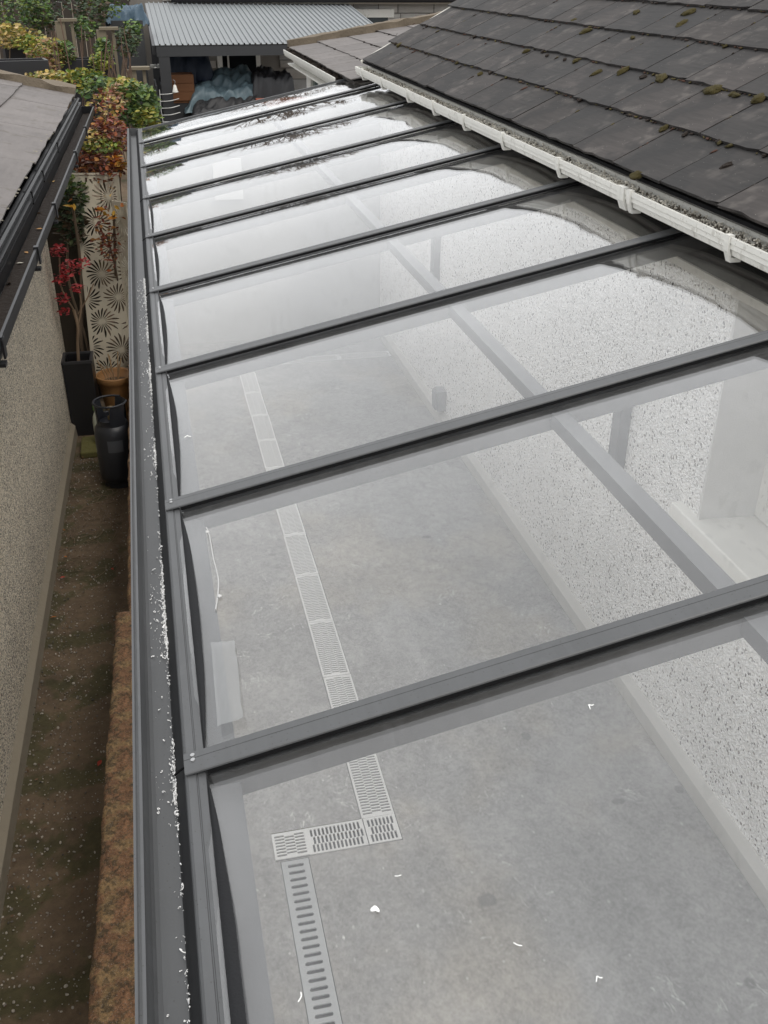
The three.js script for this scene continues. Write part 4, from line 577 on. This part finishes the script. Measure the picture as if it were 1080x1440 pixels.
// ================================================================ beyond the canopy: pergola, neighbour's house, yard
{ const g = new THREE.PlaneGeometry(9, 12); g.rotateX(-Math.PI / 2); g.translate(3.6, FLOOR - 0.01, -14.25); struct('yard_paving', muv(g), M.gritDark); }
struct('garden_terrace', box(-7, 0.12, ALLEY - 0.1, -0.95, -19, -9.5), M.soil);
const darkPaint = mat([0.030, 0.031, 0.033], 0.5, { map: rep(specks, 1.5) });
const PZ = -13.0, PB = -16.35;
{
  const t = thing('pergola', 'dark lean-to pergola with ribbed grey metal roof sheets against the neighbour house', 'pergola');
  const fl = V(0.33, 0.29, PZ), run = PB - PZ, rise = 0.38;
  const sheetM = mat([0.17, 0.182, 0.188], 0.5, { map: rep(streakMap, 1, 3) });
  // sheets: ribs run from the house to the front beam
  for (let s = 0; s < 4; s++) {
    const x0 = fl.x - 0.03 + s * 0.80, P = [], I = [], prof = []; for (let i = 0; i < 11; i++) { const b = x0 + i * 0.0727; prof.push([b, 0], [b + 0.048, 0], [b + 0.053, 0.018], [b + 0.066, 0.018], [b + 0.0715, 0]); }
    for (const [x, y] of prof) { P.push(x, fl.y + 0.045 + y + s * 0.0006, PZ + 0.06, x - 0.03, fl.y + 0.045 + rise + y + s * 0.0006, PB); }
    for (let i = 0; i < prof.length - 1; i++) { const a = i * 2; I.push(a, a + 2, a + 1, a + 1, a + 2, a + 3); }
    const g = new THREE.BufferGeometry(); g.setAttribute('position', new THREE.Float32BufferAttribute(P, 3)); g.setIndex(I); const n = g.toNonIndexed(); n.computeVertexNormals(); part(t, 'roof_sheet', muv(n), sheetM);
  }
  part(t, 'front_beam', box(fl.x - 0.02, fl.x + 3.2, fl.y - 0.09, fl.y + 0.035, PZ - 0.05, PZ + 0.05), darkPaint);
  const sb = part(t, 'side_beam', (() => { const g = new THREE.BoxGeometry(0.05, 0.11, Math.hypot(run, rise)); g.rotateX(Math.atan2(rise, -run)); g.translate(fl.x - 0.045, fl.y - 0.015 + rise / 2, (PZ + PB) / 2); return muv(g); })(), darkPaint);
  part(t, 'post', box(fl.x + 0.0, fl.x + 0.14, FLOOR, fl.y - 0.0905, PZ - 0.045, PZ + 0.045), darkPaint); part(t, 'post', box(fl.x + 2.9, fl.x + 3.04, FLOOR, fl.y - 0.0905, PZ - 0.045, PZ + 0.045), darkPaint);
  part(t, 'post', box(fl.x - 0.06, fl.x + 0.04, FLOOR, fl.y + 0.2, -15.2, -15.1), darkPaint);
  for (let k = 0; k < 6; k++) part(t, 'cladding_board', box(fl.x - 0.075, fl.x - 0.055, FLOOR, -0.16 + 0.0 * k, PZ - 0.06 - 0.16 * (k + 1) + 0.006, PZ - 0.06 - 0.16 * k), darkPaint);
}
// neighbour's house of rough ashlar
{
  const t = thing('stone_house', 'neighbour house of rough grey ashlar with dark eaves behind the pergola', 'house', [0.9, 0, -16.5], -0.10);   // local x along the facade
  const back = part(t, 'wall', merge([box(-1.2, 0.50, FLOOR, 0.86, -0.26, -0.04), box(1.08, 6.4, FLOOR, 0.86, -0.26, -0.04), box(0.50, 1.08, FLOOR, -0.36, -0.26, -0.04), box(0.50, 1.08, 0.24, 0.86, -0.26, -0.04)]), mat([0.20, 0.185, 0.165], 0.95));
  const sm = [[0.58, 0.56, 0.53], [0.66, 0.635, 0.60], [0.53, 0.52, 0.505], [0.62, 0.58, 0.535]].map(c => mat(c, 0.92, { map: rep(renderMap, 3), bumpMap: mossyBump, bumpScale: 0.02 }));
  const bl = [0, 1, 2].map(i => { const g = new THREE.BoxGeometry(1, 1, 1, 5, 3, 1), p = g.attributes.position; for (let k = 0; k < p.count; k++) if (p.getZ(k) > 0) { const e = Math.max(Math.abs(p.getX(k)), Math.abs(p.getY(k))) > 0.45; p.setZ(k, p.getZ(k) + (e ? -0.25 : 0.35 * (hash(k, i, 3) - 0.4))); } g.computeVertexNormals(); return muv(g); });
  for (let y = -1.4, r = 0; y < 0.80; r++) { const h = [0.17, 0.12, 0.20][r % 3]; for (let x = -0.2 - rnd() * 0.3; x < 5.2;) { const w = rr(0.28, 0.6), x1 = x + w, win = y + h > -0.40 && y < 0.26 && x1 > 0.42 && x < 1.17; if (!win) { const o = part(back, 'stone_block', pick(bl), pick(sm)); o.scale.set(w - 0.015, h - 0.014, 0.06); o.position.set(x + w / 2, y + h / 2, -0.03 + rr(0, 0.008)); } x = x1; } y += h; }
  const w = part(t, 'window', merge([box(0.44, 0.52, -0.36, 0.28, -0.10, 0.03), box(1.07, 1.14, -0.36, 0.28, -0.10, 0.03), box(0.52, 1.07, 0.22, 0.28, -0.10, 0.03), box(0.40, 1.18, -0.42, -0.36, -0.10, 0.07)]), M.pvc);
  part(w, 'pane', box(0.52, 1.07, -0.36, 0.22, -0.085, -0.08), mat([0.012, 0.014, 0.016], 0.08)); part(w, 'glazing_bar', box(0.60, 0.63, -0.359, 0.219, -0.079, -0.04), M.pvc);
  const w2 = part(t, 'window', merge([box(2.55, 3.35, 0.50, 0.62, 0.0, 0.045)]), M.pvc, 'top of a white window frame above the pergola roof'); part(w2, 'pane', box(2.65, 3.25, 0.40, 0.50, 0.0, 0.02), mat([0.03, 0.04, 0.045], 0.1));
  part(t, 'fascia', box(-0.15, 6.4, 0.70, 0.76, 0.12, 0.18), mat([0.55, 0.52, 0.45], 0.6, { map: rep(renderMap, 1) }));
  const gu = part(t, 'gutter', prism(gutterProfile(0, 0, 1, 0.11, 0.075), 0, 6.6).rotateY(Math.PI / 2).translate(-0.2, 0.80, 0.30), M.pvcBlack); part(gu, 'downpipe', tube([[5.0, 0.74, 0.24], [4.9, 0.62, 0.1], [4.4, 0.60, 0.06], [4.1, 0.55, 0.05]], 0.03, 16, 8), mat([0.45, 0.36, 0.18], 0.6));
  const rf = part(t, 'roof', (() => { const g = box(-0.25, 6.5, 0, 0.03, -2.4, 0); g.rotateX(0.16); g.translate(0, 0.84, 0.30); return g; })(), slateMats[0]);
}
// covered clutter under the pergola
function drape(w, d, top, hang, sd, fold) {             // a cloth over a rounded heap; origin at its floor centre
  const n = 56, m = 44, P = [], I = []; for (let i = 0; i <= n; i++) for (let j = 0; j <= m; j++) { const u = i / n * 2 - 1, v = j / m * 2 - 1, e = Math.max(Math.abs(u), Math.abs(v)), k = sst(0.55, 1.0, e), f = fbm(u * 0.3 + 0.5 + sd * 0.11, v * 0.3 + 0.5, 14, 14, 3, 90 + sd) - 0.5, rid = Math.abs(fbm(u * 0.22 + v * 0.15 + 0.5, v * 0.22 + 0.5, 10, 10, 2, 95 + sd) - 0.5), ang = Math.atan2(v, u); P.push(u * w / 2 * (1 - 0.06 * k) + 0.05 * f, top - hang * Math.pow(k, 1.5) * (1 + 0.05 * Math.sin(ang * 7 + sd) + 0.25 * f) + fold * (f * 1.4 - rid * 1.6) - 0.10 * Math.abs(fbm(u * 0.25 + v * 0.08 + 0.4, v * 0.2 - u * 0.1 + 0.6, 22, 22, 2, 130 + sd) - 0.5) + 0.08 * (vnoise(u * 1.5 + 5, v * 1.5 + 5, 32, 32, sd) - 0.5), v * d / 2 * (1 - 0.06 * k) + fold * 0.25 * Math.sin(ang * 11 + sd) * k); }
  for (let i = 0; i < n; i++) for (let j = 0; j < m; j++) { const a = i * (m + 1) + j; I.push(a, a + 1, a + m + 1, a + 1, a + m + 2, a + m + 1); }
  const g = new THREE.BufferGeometry(); g.setAttribute('position', new THREE.Float32BufferAttribute(P, 3)); g.setIndex(I); g.computeVertexNormals(); return muv(g);
}
const tarpM = (c, r = 0.45) => mat(c, r, { side: THREE.DoubleSide, map: rep(renderMap, 1.3), bumpMap: rep(grainBump, 2), bumpScale: 0.003 });
const F0 = FLOOR;
single('blue_tarp', drape(1.15, 1.15, 0.0, 0.24, 1, 0.13).rotateX(0.34).translate(0, 1.90, 0), tarpM([0.115, 0.165, 0.19], 0.38), 'pale blue-grey tarpaulin draped in folds over the heap under the pergola', 'tarpaulin', [1.15, F0, -13.55]);
single('black_tarp', drape(0.80, 1.0, 1.95, 1.1, 2, 0.11), tarpM([0.022, 0.022, 0.025], 0.4), 'black plastic sheet covering a bulky heap beside the stone wall', 'tarpaulin', [1.84, F0, -13.55]);
single('navy_tarp', drape(0.8, 0.7, 2.22, 0.35, 3, 0.11), tarpM([0.012, 0.022, 0.045], 0.5), 'crumpled navy tarpaulin on top of the brown wooden box', 'tarpaulin', [0.72, F0, -13.9]);
single('dark_sheet', drape(1.5, 1.2, 1.66, 1.3, 4, 0.16), tarpM([0.018, 0.018, 0.02], 0.55), 'black sheeting hanging over goods under the blue tarpaulin', 'tarpaulin', [1.2, F0, -13.25]);
{ const t = thing('wooden_box', 'orange-brown wooden box standing among tarpaulins behind the pergola post', 'box', [0.62, F0, -13.45]); const wd = mat([0.17, 0.068, 0.024], 0.7, { map: rep(streakMap, 0.7, 2) }); for (let k = 0; k < 3; k++) part(t, 'plank', rbox(-0.15, 0.15, 1.63 + k * 0.11, 1.737 + k * 0.11, 0.18, 0.20, 0.004), wd); part(t, 'carcass', box(-0.145, 0.145, 1.6, 1.955, -0.2, 0.179), wd); part(t, 'plinth', box(-0.14, 0.14, 0, 1.5995, -0.19, 0.17), darkPaint); }
{ const t = thing('brick_stack', 'low stack of red bricks in front of the stone house wall', 'bricks', [1.98, F0, -12.9]); const b = [[0.27, 0.075, 0.04], [0.22, 0.06, 0.035], [0.31, 0.10, 0.055]].map(c => mat(c, 0.9, { bumpMap: mossyBump, bumpScale: 0.005 })); const g = rbox(-0.105, 0.105, 0, 0.062, -0.05, 0.05, 0.004); part(t, 'base_pallet', box(-0.4, 0.4, 0, 1.48, -0.14, 0.10), darkPaint); for (let r = 0; r < 3; r++) for (let k = 0; k < 4; k++) { const o = part(t, 'brick', g, pick(b)); o.position.set(-0.32 + k * 0.215 + (r % 2) * 0.05, 1.482 + r * 0.066, 0); o.rotation.y = rr(-0.05, 0.05); } }
single('white_board', rbox(-0.35, 0.35, 0, 0.025, -0.12, 0.12, 0.003), M.pvc, 'narrow white board lying flat on a crate behind the canopy end', 'board', [1.42, F0 + 1.412, -11.6]);
single('storage_crate', merge([box(-0.5, 0.5, 0, 1.36, -0.2, 0.2), box(-0.52, 0.52, 1.36, 1.41, -0.22, 0.22)]), darkPaint, 'large dark storage crate standing just behind the canopy end', 'crate', [1.4, F0, -11.6]);
// clutter: frames, wheels, red tool under the sheets
{ const t = thing('bicycle', 'dark bicycle half hidden under tarpaulins with a red saddle bag', 'bicycle', [0.95, F0 + 0.42, -12.55], 0.25); const tm = mat([0.02, 0.02, 0.022], 0.5), fr = mat([0.045, 0.045, 0.05], 0.35); for (const x of [-0.5, 0.5]) { const w = part(t, 'wheel', new THREE.TorusGeometry(0.33, 0.018, 8, 40), tm); w.position.x = x; part(w, 'spokes', merge([0, 1, 2, 3, 4, 5].map(k => tube([[Math.cos(k * 0.52) * -0.32, Math.sin(k * 0.52) * -0.32, 0], [0, 0, 0.01], [Math.cos(k * 0.52) * 0.32, Math.sin(k * 0.52) * 0.32, 0]], 0.002, 4, 4))), M.steel); } part(t, 'frame', merge([tube([[-0.5, 0, 0], [-0.28, 0.2, 0], [-0.08, 0.45, 0]], 0.014, 8, 6), tube([[-0.5, 0, 0], [-0.25, -0.03, 0], [0, -0.05, 0]], 0.012, 8, 6), tube([[0, -0.05, 0], [-0.06, 0.25, 0], [-0.12, 0.55, 0]], 0.015, 8, 6), tube([[0, -0.05, 0], [0.2, 0.2, 0], [0.38, 0.48, 0]], 0.016, 8, 6), tube([[-0.08, 0.45, 0], [0.15, 0.48, 0], [0.36, 0.52, 0]], 0.015, 8, 6), tube([[0.5, 0, 0], [0.43, 0.3, 0], [0.36, 0.62, 0]], 0.014, 8, 6)]), fr); part(t, 'handlebar', tube([[0.30, 0.66, -0.28], [0.36, 0.64, 0], [0.30, 0.66, 0.28]], 0.012, 12, 6), M.steel); part(t, 'saddle', lump(0.13, 0.035, 0.06, 0.2, 3, 2).translate(-0.13, 0.58, 0), tm); part(t, 'saddle_bag', rbox(-0.30, -0.18, 0.44, 0.52, -0.04, 0.04, 0.012), mat([0.30, 0.015, 0.02], 0.6)); }
{ const t = thing('wire_rack', 'pale wire shelf rack fixed on the pergola post beside the bush', 'rack', [0.30, -0.55, PZ + 0.08]); const m = mat([0.55, 0.55, 0.53], 0.4, { metalness: 0.4 }); for (let k = 0; k < 5; k++) part(t, 'shelf_wire', tube([[0, 0.30 - k * 0.085, 0], [0.12, 0.31 - k * 0.085, 0.05], [0.24, 0.33 - k * 0.085, 0]], 0.006, 10, 5), m); part(t, 'side_wire', tube([[0, 0.36, 0], [-0.005, 0.1, 0], [0.01, -0.08, 0]], 0.006, 10, 5), m); part(t, 'hook', tube([[0.01, -0.08, 0], [0.12, -0.16, 0.02], [0.34, -0.22, 0.02]], 0.006, 10, 5), m); }
{ const t = thing('white_lamp', 'small white hanging lamp shade at the top of the wire rack', 'lamp', [0.50, -0.22, PZ + 0.12]); part(t, 'shade', lathe([[0.012, 0.12], [0.022, 0.11], [0.035, 0.06], [0.05, 0.0], [0.045, 0.0], [0.03, 0.05], [0.015, 0.12]], 20), M.pvc); part(t, 'hook', tube([[0, 0.12, 0], [0.01, 0.18, 0], [-0.02, 0.2, 0]], 0.005, 8, 5), M.steel); t.scale.setScalar(0.75); }
{ const g = drape(0.16, 0.05, 0.3, 0.02, 6, 0.02); g.rotateX(Math.PI / 2); single('white_rag', g, tarpM([0.6, 0.6, 0.58], 0.7), 'torn white plastic rag hanging on the pergola side beam', 'rag', [0.29, 0.08, PZ - 0.32]); }

// ================================================================ garden behind the garage
{
  const t = thing('dark_fence', 'dark brown close-boarded fence closing the garden behind the shrubs', 'fence', [0, -0.96, -16.2]); const m = [[0.030, 0.024, 0.018], [0.040, 0.030, 0.022], [0.024, 0.020, 0.016]].map(c => mat(c, 0.9, { map: rep(streakMap, 3, 0.5) }));
  for (let k = 0; k < 32; k++) part(t, 'board', box(-4.6 + k * 0.145, -4.6 + k * 0.145 + 0.136, 0, 2.3 + rr(-0.02, 0.02), -0.01 + rr(0, 0.01), 0.012 + rr(0, 0.01)), pick(m));
  part(t, 'rail', box(-4.6, 0.05, 1.7, 1.78, -0.06, -0.012), m[0]);
}
const TY = -0.95;
const frameWood = mat([0.15, 0.125, 0.085], 0.85, { map: rep(streakMap, 2, 1) });
[[84, 30, 62, -12.4, 'beside the first leafy planter'], [142, 42, 70, -12.0, 'between two twiggy shrubs'], [184, 98, 118, -10.6, 'next to the dark pergola boards']].forEach(([u, v, v2, z, w]) => {
  const p = atZ(u, v, z), t = thing('wooden_stand', 'pale wooden post stand with flat top ' + w, 'stand', [p.x, TY, z]); const h = p.y - TY;
  part(t, 'post', box(-0.055, 0.055, 0, h, -0.05, 0.05), frameWood); part(t, 'top_slab', box(-0.02, 0.20, h, h + 0.03, -0.07, 0.07), frameWood); part(t, 'leg', box(0.12, 0.155, 0, h - 0.001, -0.03, 0.03), frameWood);
});
[[40, 62, -12.6, 'among yellow-green leaves', 1], [120, 82, -11.2, 'beneath twiggy stems', 1], [22, 84, -10.2, 'at the garage roof verge', 0]].forEach(([u, v, z, w, clay]) => {
  const p = atZ(u, v, z), t = thing('trough_planter', 'black trough planter ' + w, 'planter', [p.x, TY, z], 0.2), h = p.y - TY; const m = mat([0.018, 0.018, 0.021], 0.35);
  part(t, 'body', merge([box(-0.20, 0.20, 0, h - 0.16, -0.14, 0.14), box(-0.30, 0.30, h - 0.16, h, 0.13, 0.16), box(-0.30, 0.30, h - 0.16, h, -0.16, -0.13), box(-0.30, -0.27, h - 0.16, h, -0.13, 0.13), box(0.27, 0.30, h - 0.16, h, -0.13, 0.13)]), m); if (clay) part(t, 'clay_edging', rbox(-0.33, 0.02, h - 0.26, h - 0.2, 0.1605, 0.19, 0.01), mat([0.30, 0.12, 0.06], 0.8)); part(t, 'compost', box(-0.269, 0.269, h - 0.16, h - 0.06, -0.129, 0.129), M.soil);
});
{ const p = atZ(190, 14, -13.5); single('blue_sheet', (() => { const g = drape(0.6, 0.4, 0.25, 0.2, 8, 0.08); return g; })(), tarpM([0.05, 0.09, 0.13], 0.4), 'crumpled blue sheet on the fence top beside the ribbed pergola roof', 'tarpaulin', [p.x - 0.12, p.y - 0.2, -13.6]); single('stone_pier', box(-0.2, 0.2, 0, p.y - 0.12 - TY, -0.2, 0.2), darkPaint, 'dark square pier holding up the crumpled blue sheet', 'pier', [p.x - 0.12, TY, -13.6]); }
const G = (u, v, z, r, n, pal, size = [0.014, 0.032], tilt) => ({ c: atZ(u, v, z), r, n, pal, size, tilt });
shrub('box_shrub', 'low golden-green shrub spreading along the garage verge', 'bush', V(-0.75, TY, -9.9), [G(70, 112, -9.7, [0.30, 0.09, 0.2], 620, PAL.gold), G(115, 112, -9.6, [0.28, 0.11, 0.2], 620, PAL.yellowgreen), G(135, 122, -9.4, [0.18, 0.13, 0.2], 380, PAL.green)]);
shrub('pale_shrub', 'rounded shrub with tan and green leaves between the planters', 'bush', V(-0.9, TY, -11.2), [G(70, 75, -11.0, [0.24, 0.17, 0.24], 900, [...PAL.gold, ...PAL.brown, ...PAL.yellowgreen]), G(92, 72, -11.0, [0.12, 0.13, 0.18], 400, PAL.green), G(62, 92, -10.9, [0.18, 0.10, 0.2], 300, PAL.brown)]);
shrub('yellow_shrub', 'yellow-green shrub at the far corner of the garage roof', 'bush', V(-1.6, TY, -12.4), [G(14, 50, -12.2, [0.36, 0.14, 0.3], 1000, PAL.gold, [0.016, 0.036]), G(45, 60, -12.0, [0.25, 0.09, 0.2], 500, PAL.yellowgreen), G(6, 8, -12.6, [0.25, 0.35, 0.3], 700, PAL.green)]);
shrub('green_shrub', 'upright bright green shrub with bare stems beside the pale stand', 'bush', V(-0.95, TY, -13.3), [G(48, 12, -13.0, [0.22, 0.24, 0.22], 800, PAL.green), G(60, 25, -13.1, [0.2, 0.2, 0.2], 400, PAL.dark), G(65, 0, -13.4, [0.3, 0.3, 0.2], 500, PAL.dark)]);
shrub('twiggy_shrub', 'sparse shrub of twisted bare stems topped with dark green leaves', 'bush', V(-0.55, TY, -12.9), [G(128, 12, -12.8, [0.26, 0.25, 0.24], 700, PAL.dark), G(118, 40, -12.5, [0.16, 0.14, 0.16], 340, PAL.green), G(145, -10, -13.0, [0.3, 0.3, 0.3], 600, PAL.green)]);
shrub('leafy_shrub', 'bright green leaved shrub in front of the last pale stand', 'bush', V(-0.28, TY, -11.2), [G(146, 70, -11.0, [0.11, 0.13, 0.15], 460, PAL.green), G(142, 85, -10.9, [0.14, 0.10, 0.15], 300, PAL.yellowgreen), G(178, 58, -11.4, [0.14, 0.18, 0.2], 520, PAL.dark), G(186, 45, -11.6, [0.12, 0.16, 0.2], 300, PAL.green)]);
// bare twisting stems that stand between the shrubs
[[100, 95, -10.6, 'beside the trough planter', 6], [150, 118, -10.2, 'above the golden shrub', 8], [170, 100, -10.4, 'leaning past the pale stand', 7]].forEach(([u, v, z, w, n]) => { const p = atZ(u, v, z), tips = Array.from({ length: n }, () => V(rr(-0.16, 0.22), p.y - TY + rr(0.1, 0.5), rr(-0.15, 0.15))); const t = thing('leafless_shrub', 'leafless shrub of bare brown twigs ' + w, 'plant', [p.x, TY, z]); part(t, 'stems', stems(V(0, 0, 0), tips, 0.006), mat([0.10, 0.062, 0.042], 0.9)); });
// autumn tree and leafless trees whose crowns rise above the picture; the clear roof mirrors them
function tree(name, label, base, h, spread, depth, r0, leaves) {
  const t = thing(name, label, 'tree', [base.x, base.y, base.z]), segs = [], tips = [];
  const grow = (p, d, L, r, k) => { const q = p.clone().addScaledVector(d, L), m = p.clone().lerp(q, 0.5).add(V(rr(-1, 1), rr(-0.5, 0.5), rr(-1, 1)).multiplyScalar(L * 0.07)); const c = new THREE.TubeGeometry(new THREE.CatmullRomCurve3([p, m, q]), 4, r, k > 3 ? 6 : 4); const pos = c.attributes.position; segs.push(muv(c)); if (k <= 1) tips.push(q); if (k === 0) return; const n = k > 2 ? 3 : 2 + (rnd() > 0.5); for (let i = 0; i < n; i++) { const dd = d.clone().add(V(rr(-1, 1) * spread, rr(-0.25, 0.5), rr(-1, 1) * spread)).normalize(); grow(q, dd, L * rr(0.62, 0.82), r * 0.62, k - 1); } };
  grow(V(0, 0, 0), V(rr(-0.1, 0.1), 1, rr(-0.1, 0.1)).normalize(), h, r0, depth);
  part(t, 'trunk', segs.shift(), BARK); part(t, 'branches', merge(segs), BARK);
  if (leaves) foliage(t, leaves.n, LEAF, leaves.size, leaves.pal, () => { const p = pick(tips); return [V(p.x + rr(-0.2, 0.2), p.y + rr(-0.18, 0.18), p.z + rr(-0.2, 0.2)), 1.2]; });
  return t;
}
tree('autumn_tree', 'russet leaved tree rising behind the garden fence', V(-1.1, TY, -17.5), 0.92, 0.6, 5, 0.06, { n: 2600, size: [0.025, 0.05], pal: [...PAL.rust, ...PAL.brown] });
tree('bare_tree', 'leafless tree standing behind the stone house roof', V(3.0, FLOOR, -25), 1.8, 0.5, 6, 0.10);

// ================================================================ small loose things
// plastic swarf left along the eaves gutter
{
  const g = merge([new THREE.TorusGeometry(1, 0.28, 4, 7, 3.6).toNonIndexed(), new THREE.IcosahedronGeometry(0.55, 0).translate(0.6, 0, 0)].map(x => muv(x))), n = 2500, o = new THREE.InstancedMesh(g, mat([0.9, 0.9, 0.89], 0.6), n), q = new THREE.Object3D();
  for (let i = 0; i < n; i++) {
    let z; do { z = rr(-3.4, 0.75); } while (rnd() > 0.03 + 1.3 * Math.pow(vnoise(z * 4.2 + 50, 1, 512, 512, 6), 3.5) * (z > -0.9 ? 1 : 0.45));
    const far = rnd() < 0.14; q.position.set((far ? -0.031 - Math.pow(rnd(), 1.6) * 0.034 : -0.0285 - Math.abs(rr(-1, 1) * rnd()) * 0.009) , -0.0725 - (far ? 0.0 : 0) + rr(0, 0.002), z); q.position.y = -0.0555 + rr(0.001, 0.003) + (far ? 0.001 : rr(0, 0.006)); const s = 0.0006 + 0.0028 * Math.pow(rnd(), 2.2); q.scale.set(s * rr(0.6, 1.8), s * rr(0.5, 1.2), s); q.rotation.set(rr(0, 6), rr(0, 6), rr(0, 6)); q.updateMatrix(); o.setMatrixAt(i, q.matrix);
  }
  o.name = 'plastic_swarf'; o.userData = { kind: 'stuff', label: 'line of tiny white plastic shavings lying in the grey eaves gutter', category: 'shavings' }; o.castShadow = o.receiveShadow = true; scene.add(o);
}
// on the clear sheets
const onSheet = (u, v, lift = 0.002) => { const d = rayOf(u, v), t = (roofY(EYE.x) - EYE.y + lift) / (d.y - SLOPE * d.x); return EYE.clone().addScaledVector(d, t); };
{
  const pts = [[290, 742], [294, 752], [300, 785], [307, 815], [306, 838], [303, 858]].map(([u, v]) => onSheet(u, v, 0.014));
  const t = thing('sealant_strip', 'thin white sealant strip lying on the clear sheet beside the eave trim', 'strip'); part(t, 'strip', tube(pts, 0.0022, 40, 7), mat([0.34, 0.34, 0.335], 0.6)); for (const [u, v] of [[292, 748], [309, 838]]) { const p = onSheet(u, v, 0.016), k = part(t, 'blob', lump(0.0045, 0.003, 0.006, 0.6, 4, 2), mat([0.42, 0.42, 0.41], 0.6)); k.position.copy(p); }
}
{
  const c = [[297, 905], [330, 901], [341, 1010], [306, 1022]].map(([u, v]) => onSheet(u, v, 0.017)); const P = [], I = [], n = 12; for (let i = 0; i <= n; i++) for (let j = 0; j <= n; j++) { const a = c[0].clone().lerp(c[1], i / n), b = c[3].clone().lerp(c[2], i / n), p = a.lerp(b, j / n); P.push(p.x + (i === n || j === 0 ? 0.003 * (hash(i, j, 5) - 0.5) : 0), p.y + 0.003 * vnoise(i * 0.5, j * 0.5, 64, 64, 4), p.z); } for (let i = 0; i < n; i++) for (let j = 0; j < n; j++) { const a = i * (n + 1) + j; I.push(a, a + n + 1, a + 1, a + 1, a + n + 1, a + n + 2); }
  const g = new THREE.BufferGeometry(); g.setAttribute('position', new THREE.Float32BufferAttribute(P, 3)); g.setIndex(I); g.computeVertexNormals(); single('protective_film', g, M.film, 'torn piece of milky protective film stuck on the clear sheet', 'film');
}
{ const p = atZ(320, 250, -8.0); const t = thing('wall_board', 'small plain white board fixed upright on the pale end wall under the canopy', 'board', [p.x, p.y, -7.99]); part(t, 'board', rbox(-0.13, 0.13, -0.19, 0.17, -0.012, 0.012, 0.003), mat([0.62, 0.62, 0.605], 0.5)); part(t, 'batten', box(-0.11, 0.11, -0.02, 0.02, -0.019, -0.0125), mat([0.4, 0.36, 0.3], 0.8)); }
const scrapM = mat([0.82, 0.82, 0.80], 0.6);
[[526, 1278, 0.006, 'white plastic crumb lying on the clear sheet above the wide drain'], [831, 993, 0.005, 'bent white shaving on the clear sheet near the house'], [728, 1329, 0.0042, 'small forked white shaving on the clear sheet'], [842, 1376, 0.004, 'curved white shaving on the clear sheet'], [423, 1402, 0.005, 'straight white sliver on the clear sheet over the wide drain'], [264, 614, 0.007, 'white sliver on the clear sheet by the dark seal'], [560, 1232, 0.0035, 'tiny white fleck on the clear sheet beside the drain foot']].forEach(([u, v, s, label], i) => {
  const p = onSheet(u, v, 0.019); const g = i === 0 ? merge([lump(1, 0.5, 0.7, 0.8, 3, 2), lump(0.45, 0.4, 0.9, 0.8, 5, 2).translate(0.4, 0.1, 0.5)]) : tube(i % 2 ? [[-1.6, 0, 0.2], [-0.4, 0.15, -0.5], [0.2, 0.1, -0.9], [0.5, 0.1, 0.2], [1.2, 0, 0.6]] : [[-1.5, 0, -0.4], [0, 0.2, 0.1], [1.4, 0, -0.3]], 0.18, 18, 5); const o = single('plastic_shaving', g, scrapM, label, 'shaving', [p.x, p.y, p.z]); o.scale.setScalar(s); o.rotation.y = [0.4, 0.9, -0.6, 0.5, 1.2, 0.3, 0][i];
});
{ const p = atX(620, 560, WALLX - 0.03); const t = thing('socket_box', 'small grey outdoor box fixed low on the pebble-dashed wall', 'box', [WALLX, p.y - 0.09, p.z]); part(t, 'body', rbox(-0.075, -0.001, 0, 0.17, -0.06, 0.06, 0.006), mat([0.20, 0.205, 0.21], 0.5)); part(t, 'lid', rbox(-0.09, -0.0755, 0.01, 0.16, -0.055, 0.055, 0.004), mat([0.17, 0.175, 0.18], 0.5)); }
renderer.render(scene, camera);
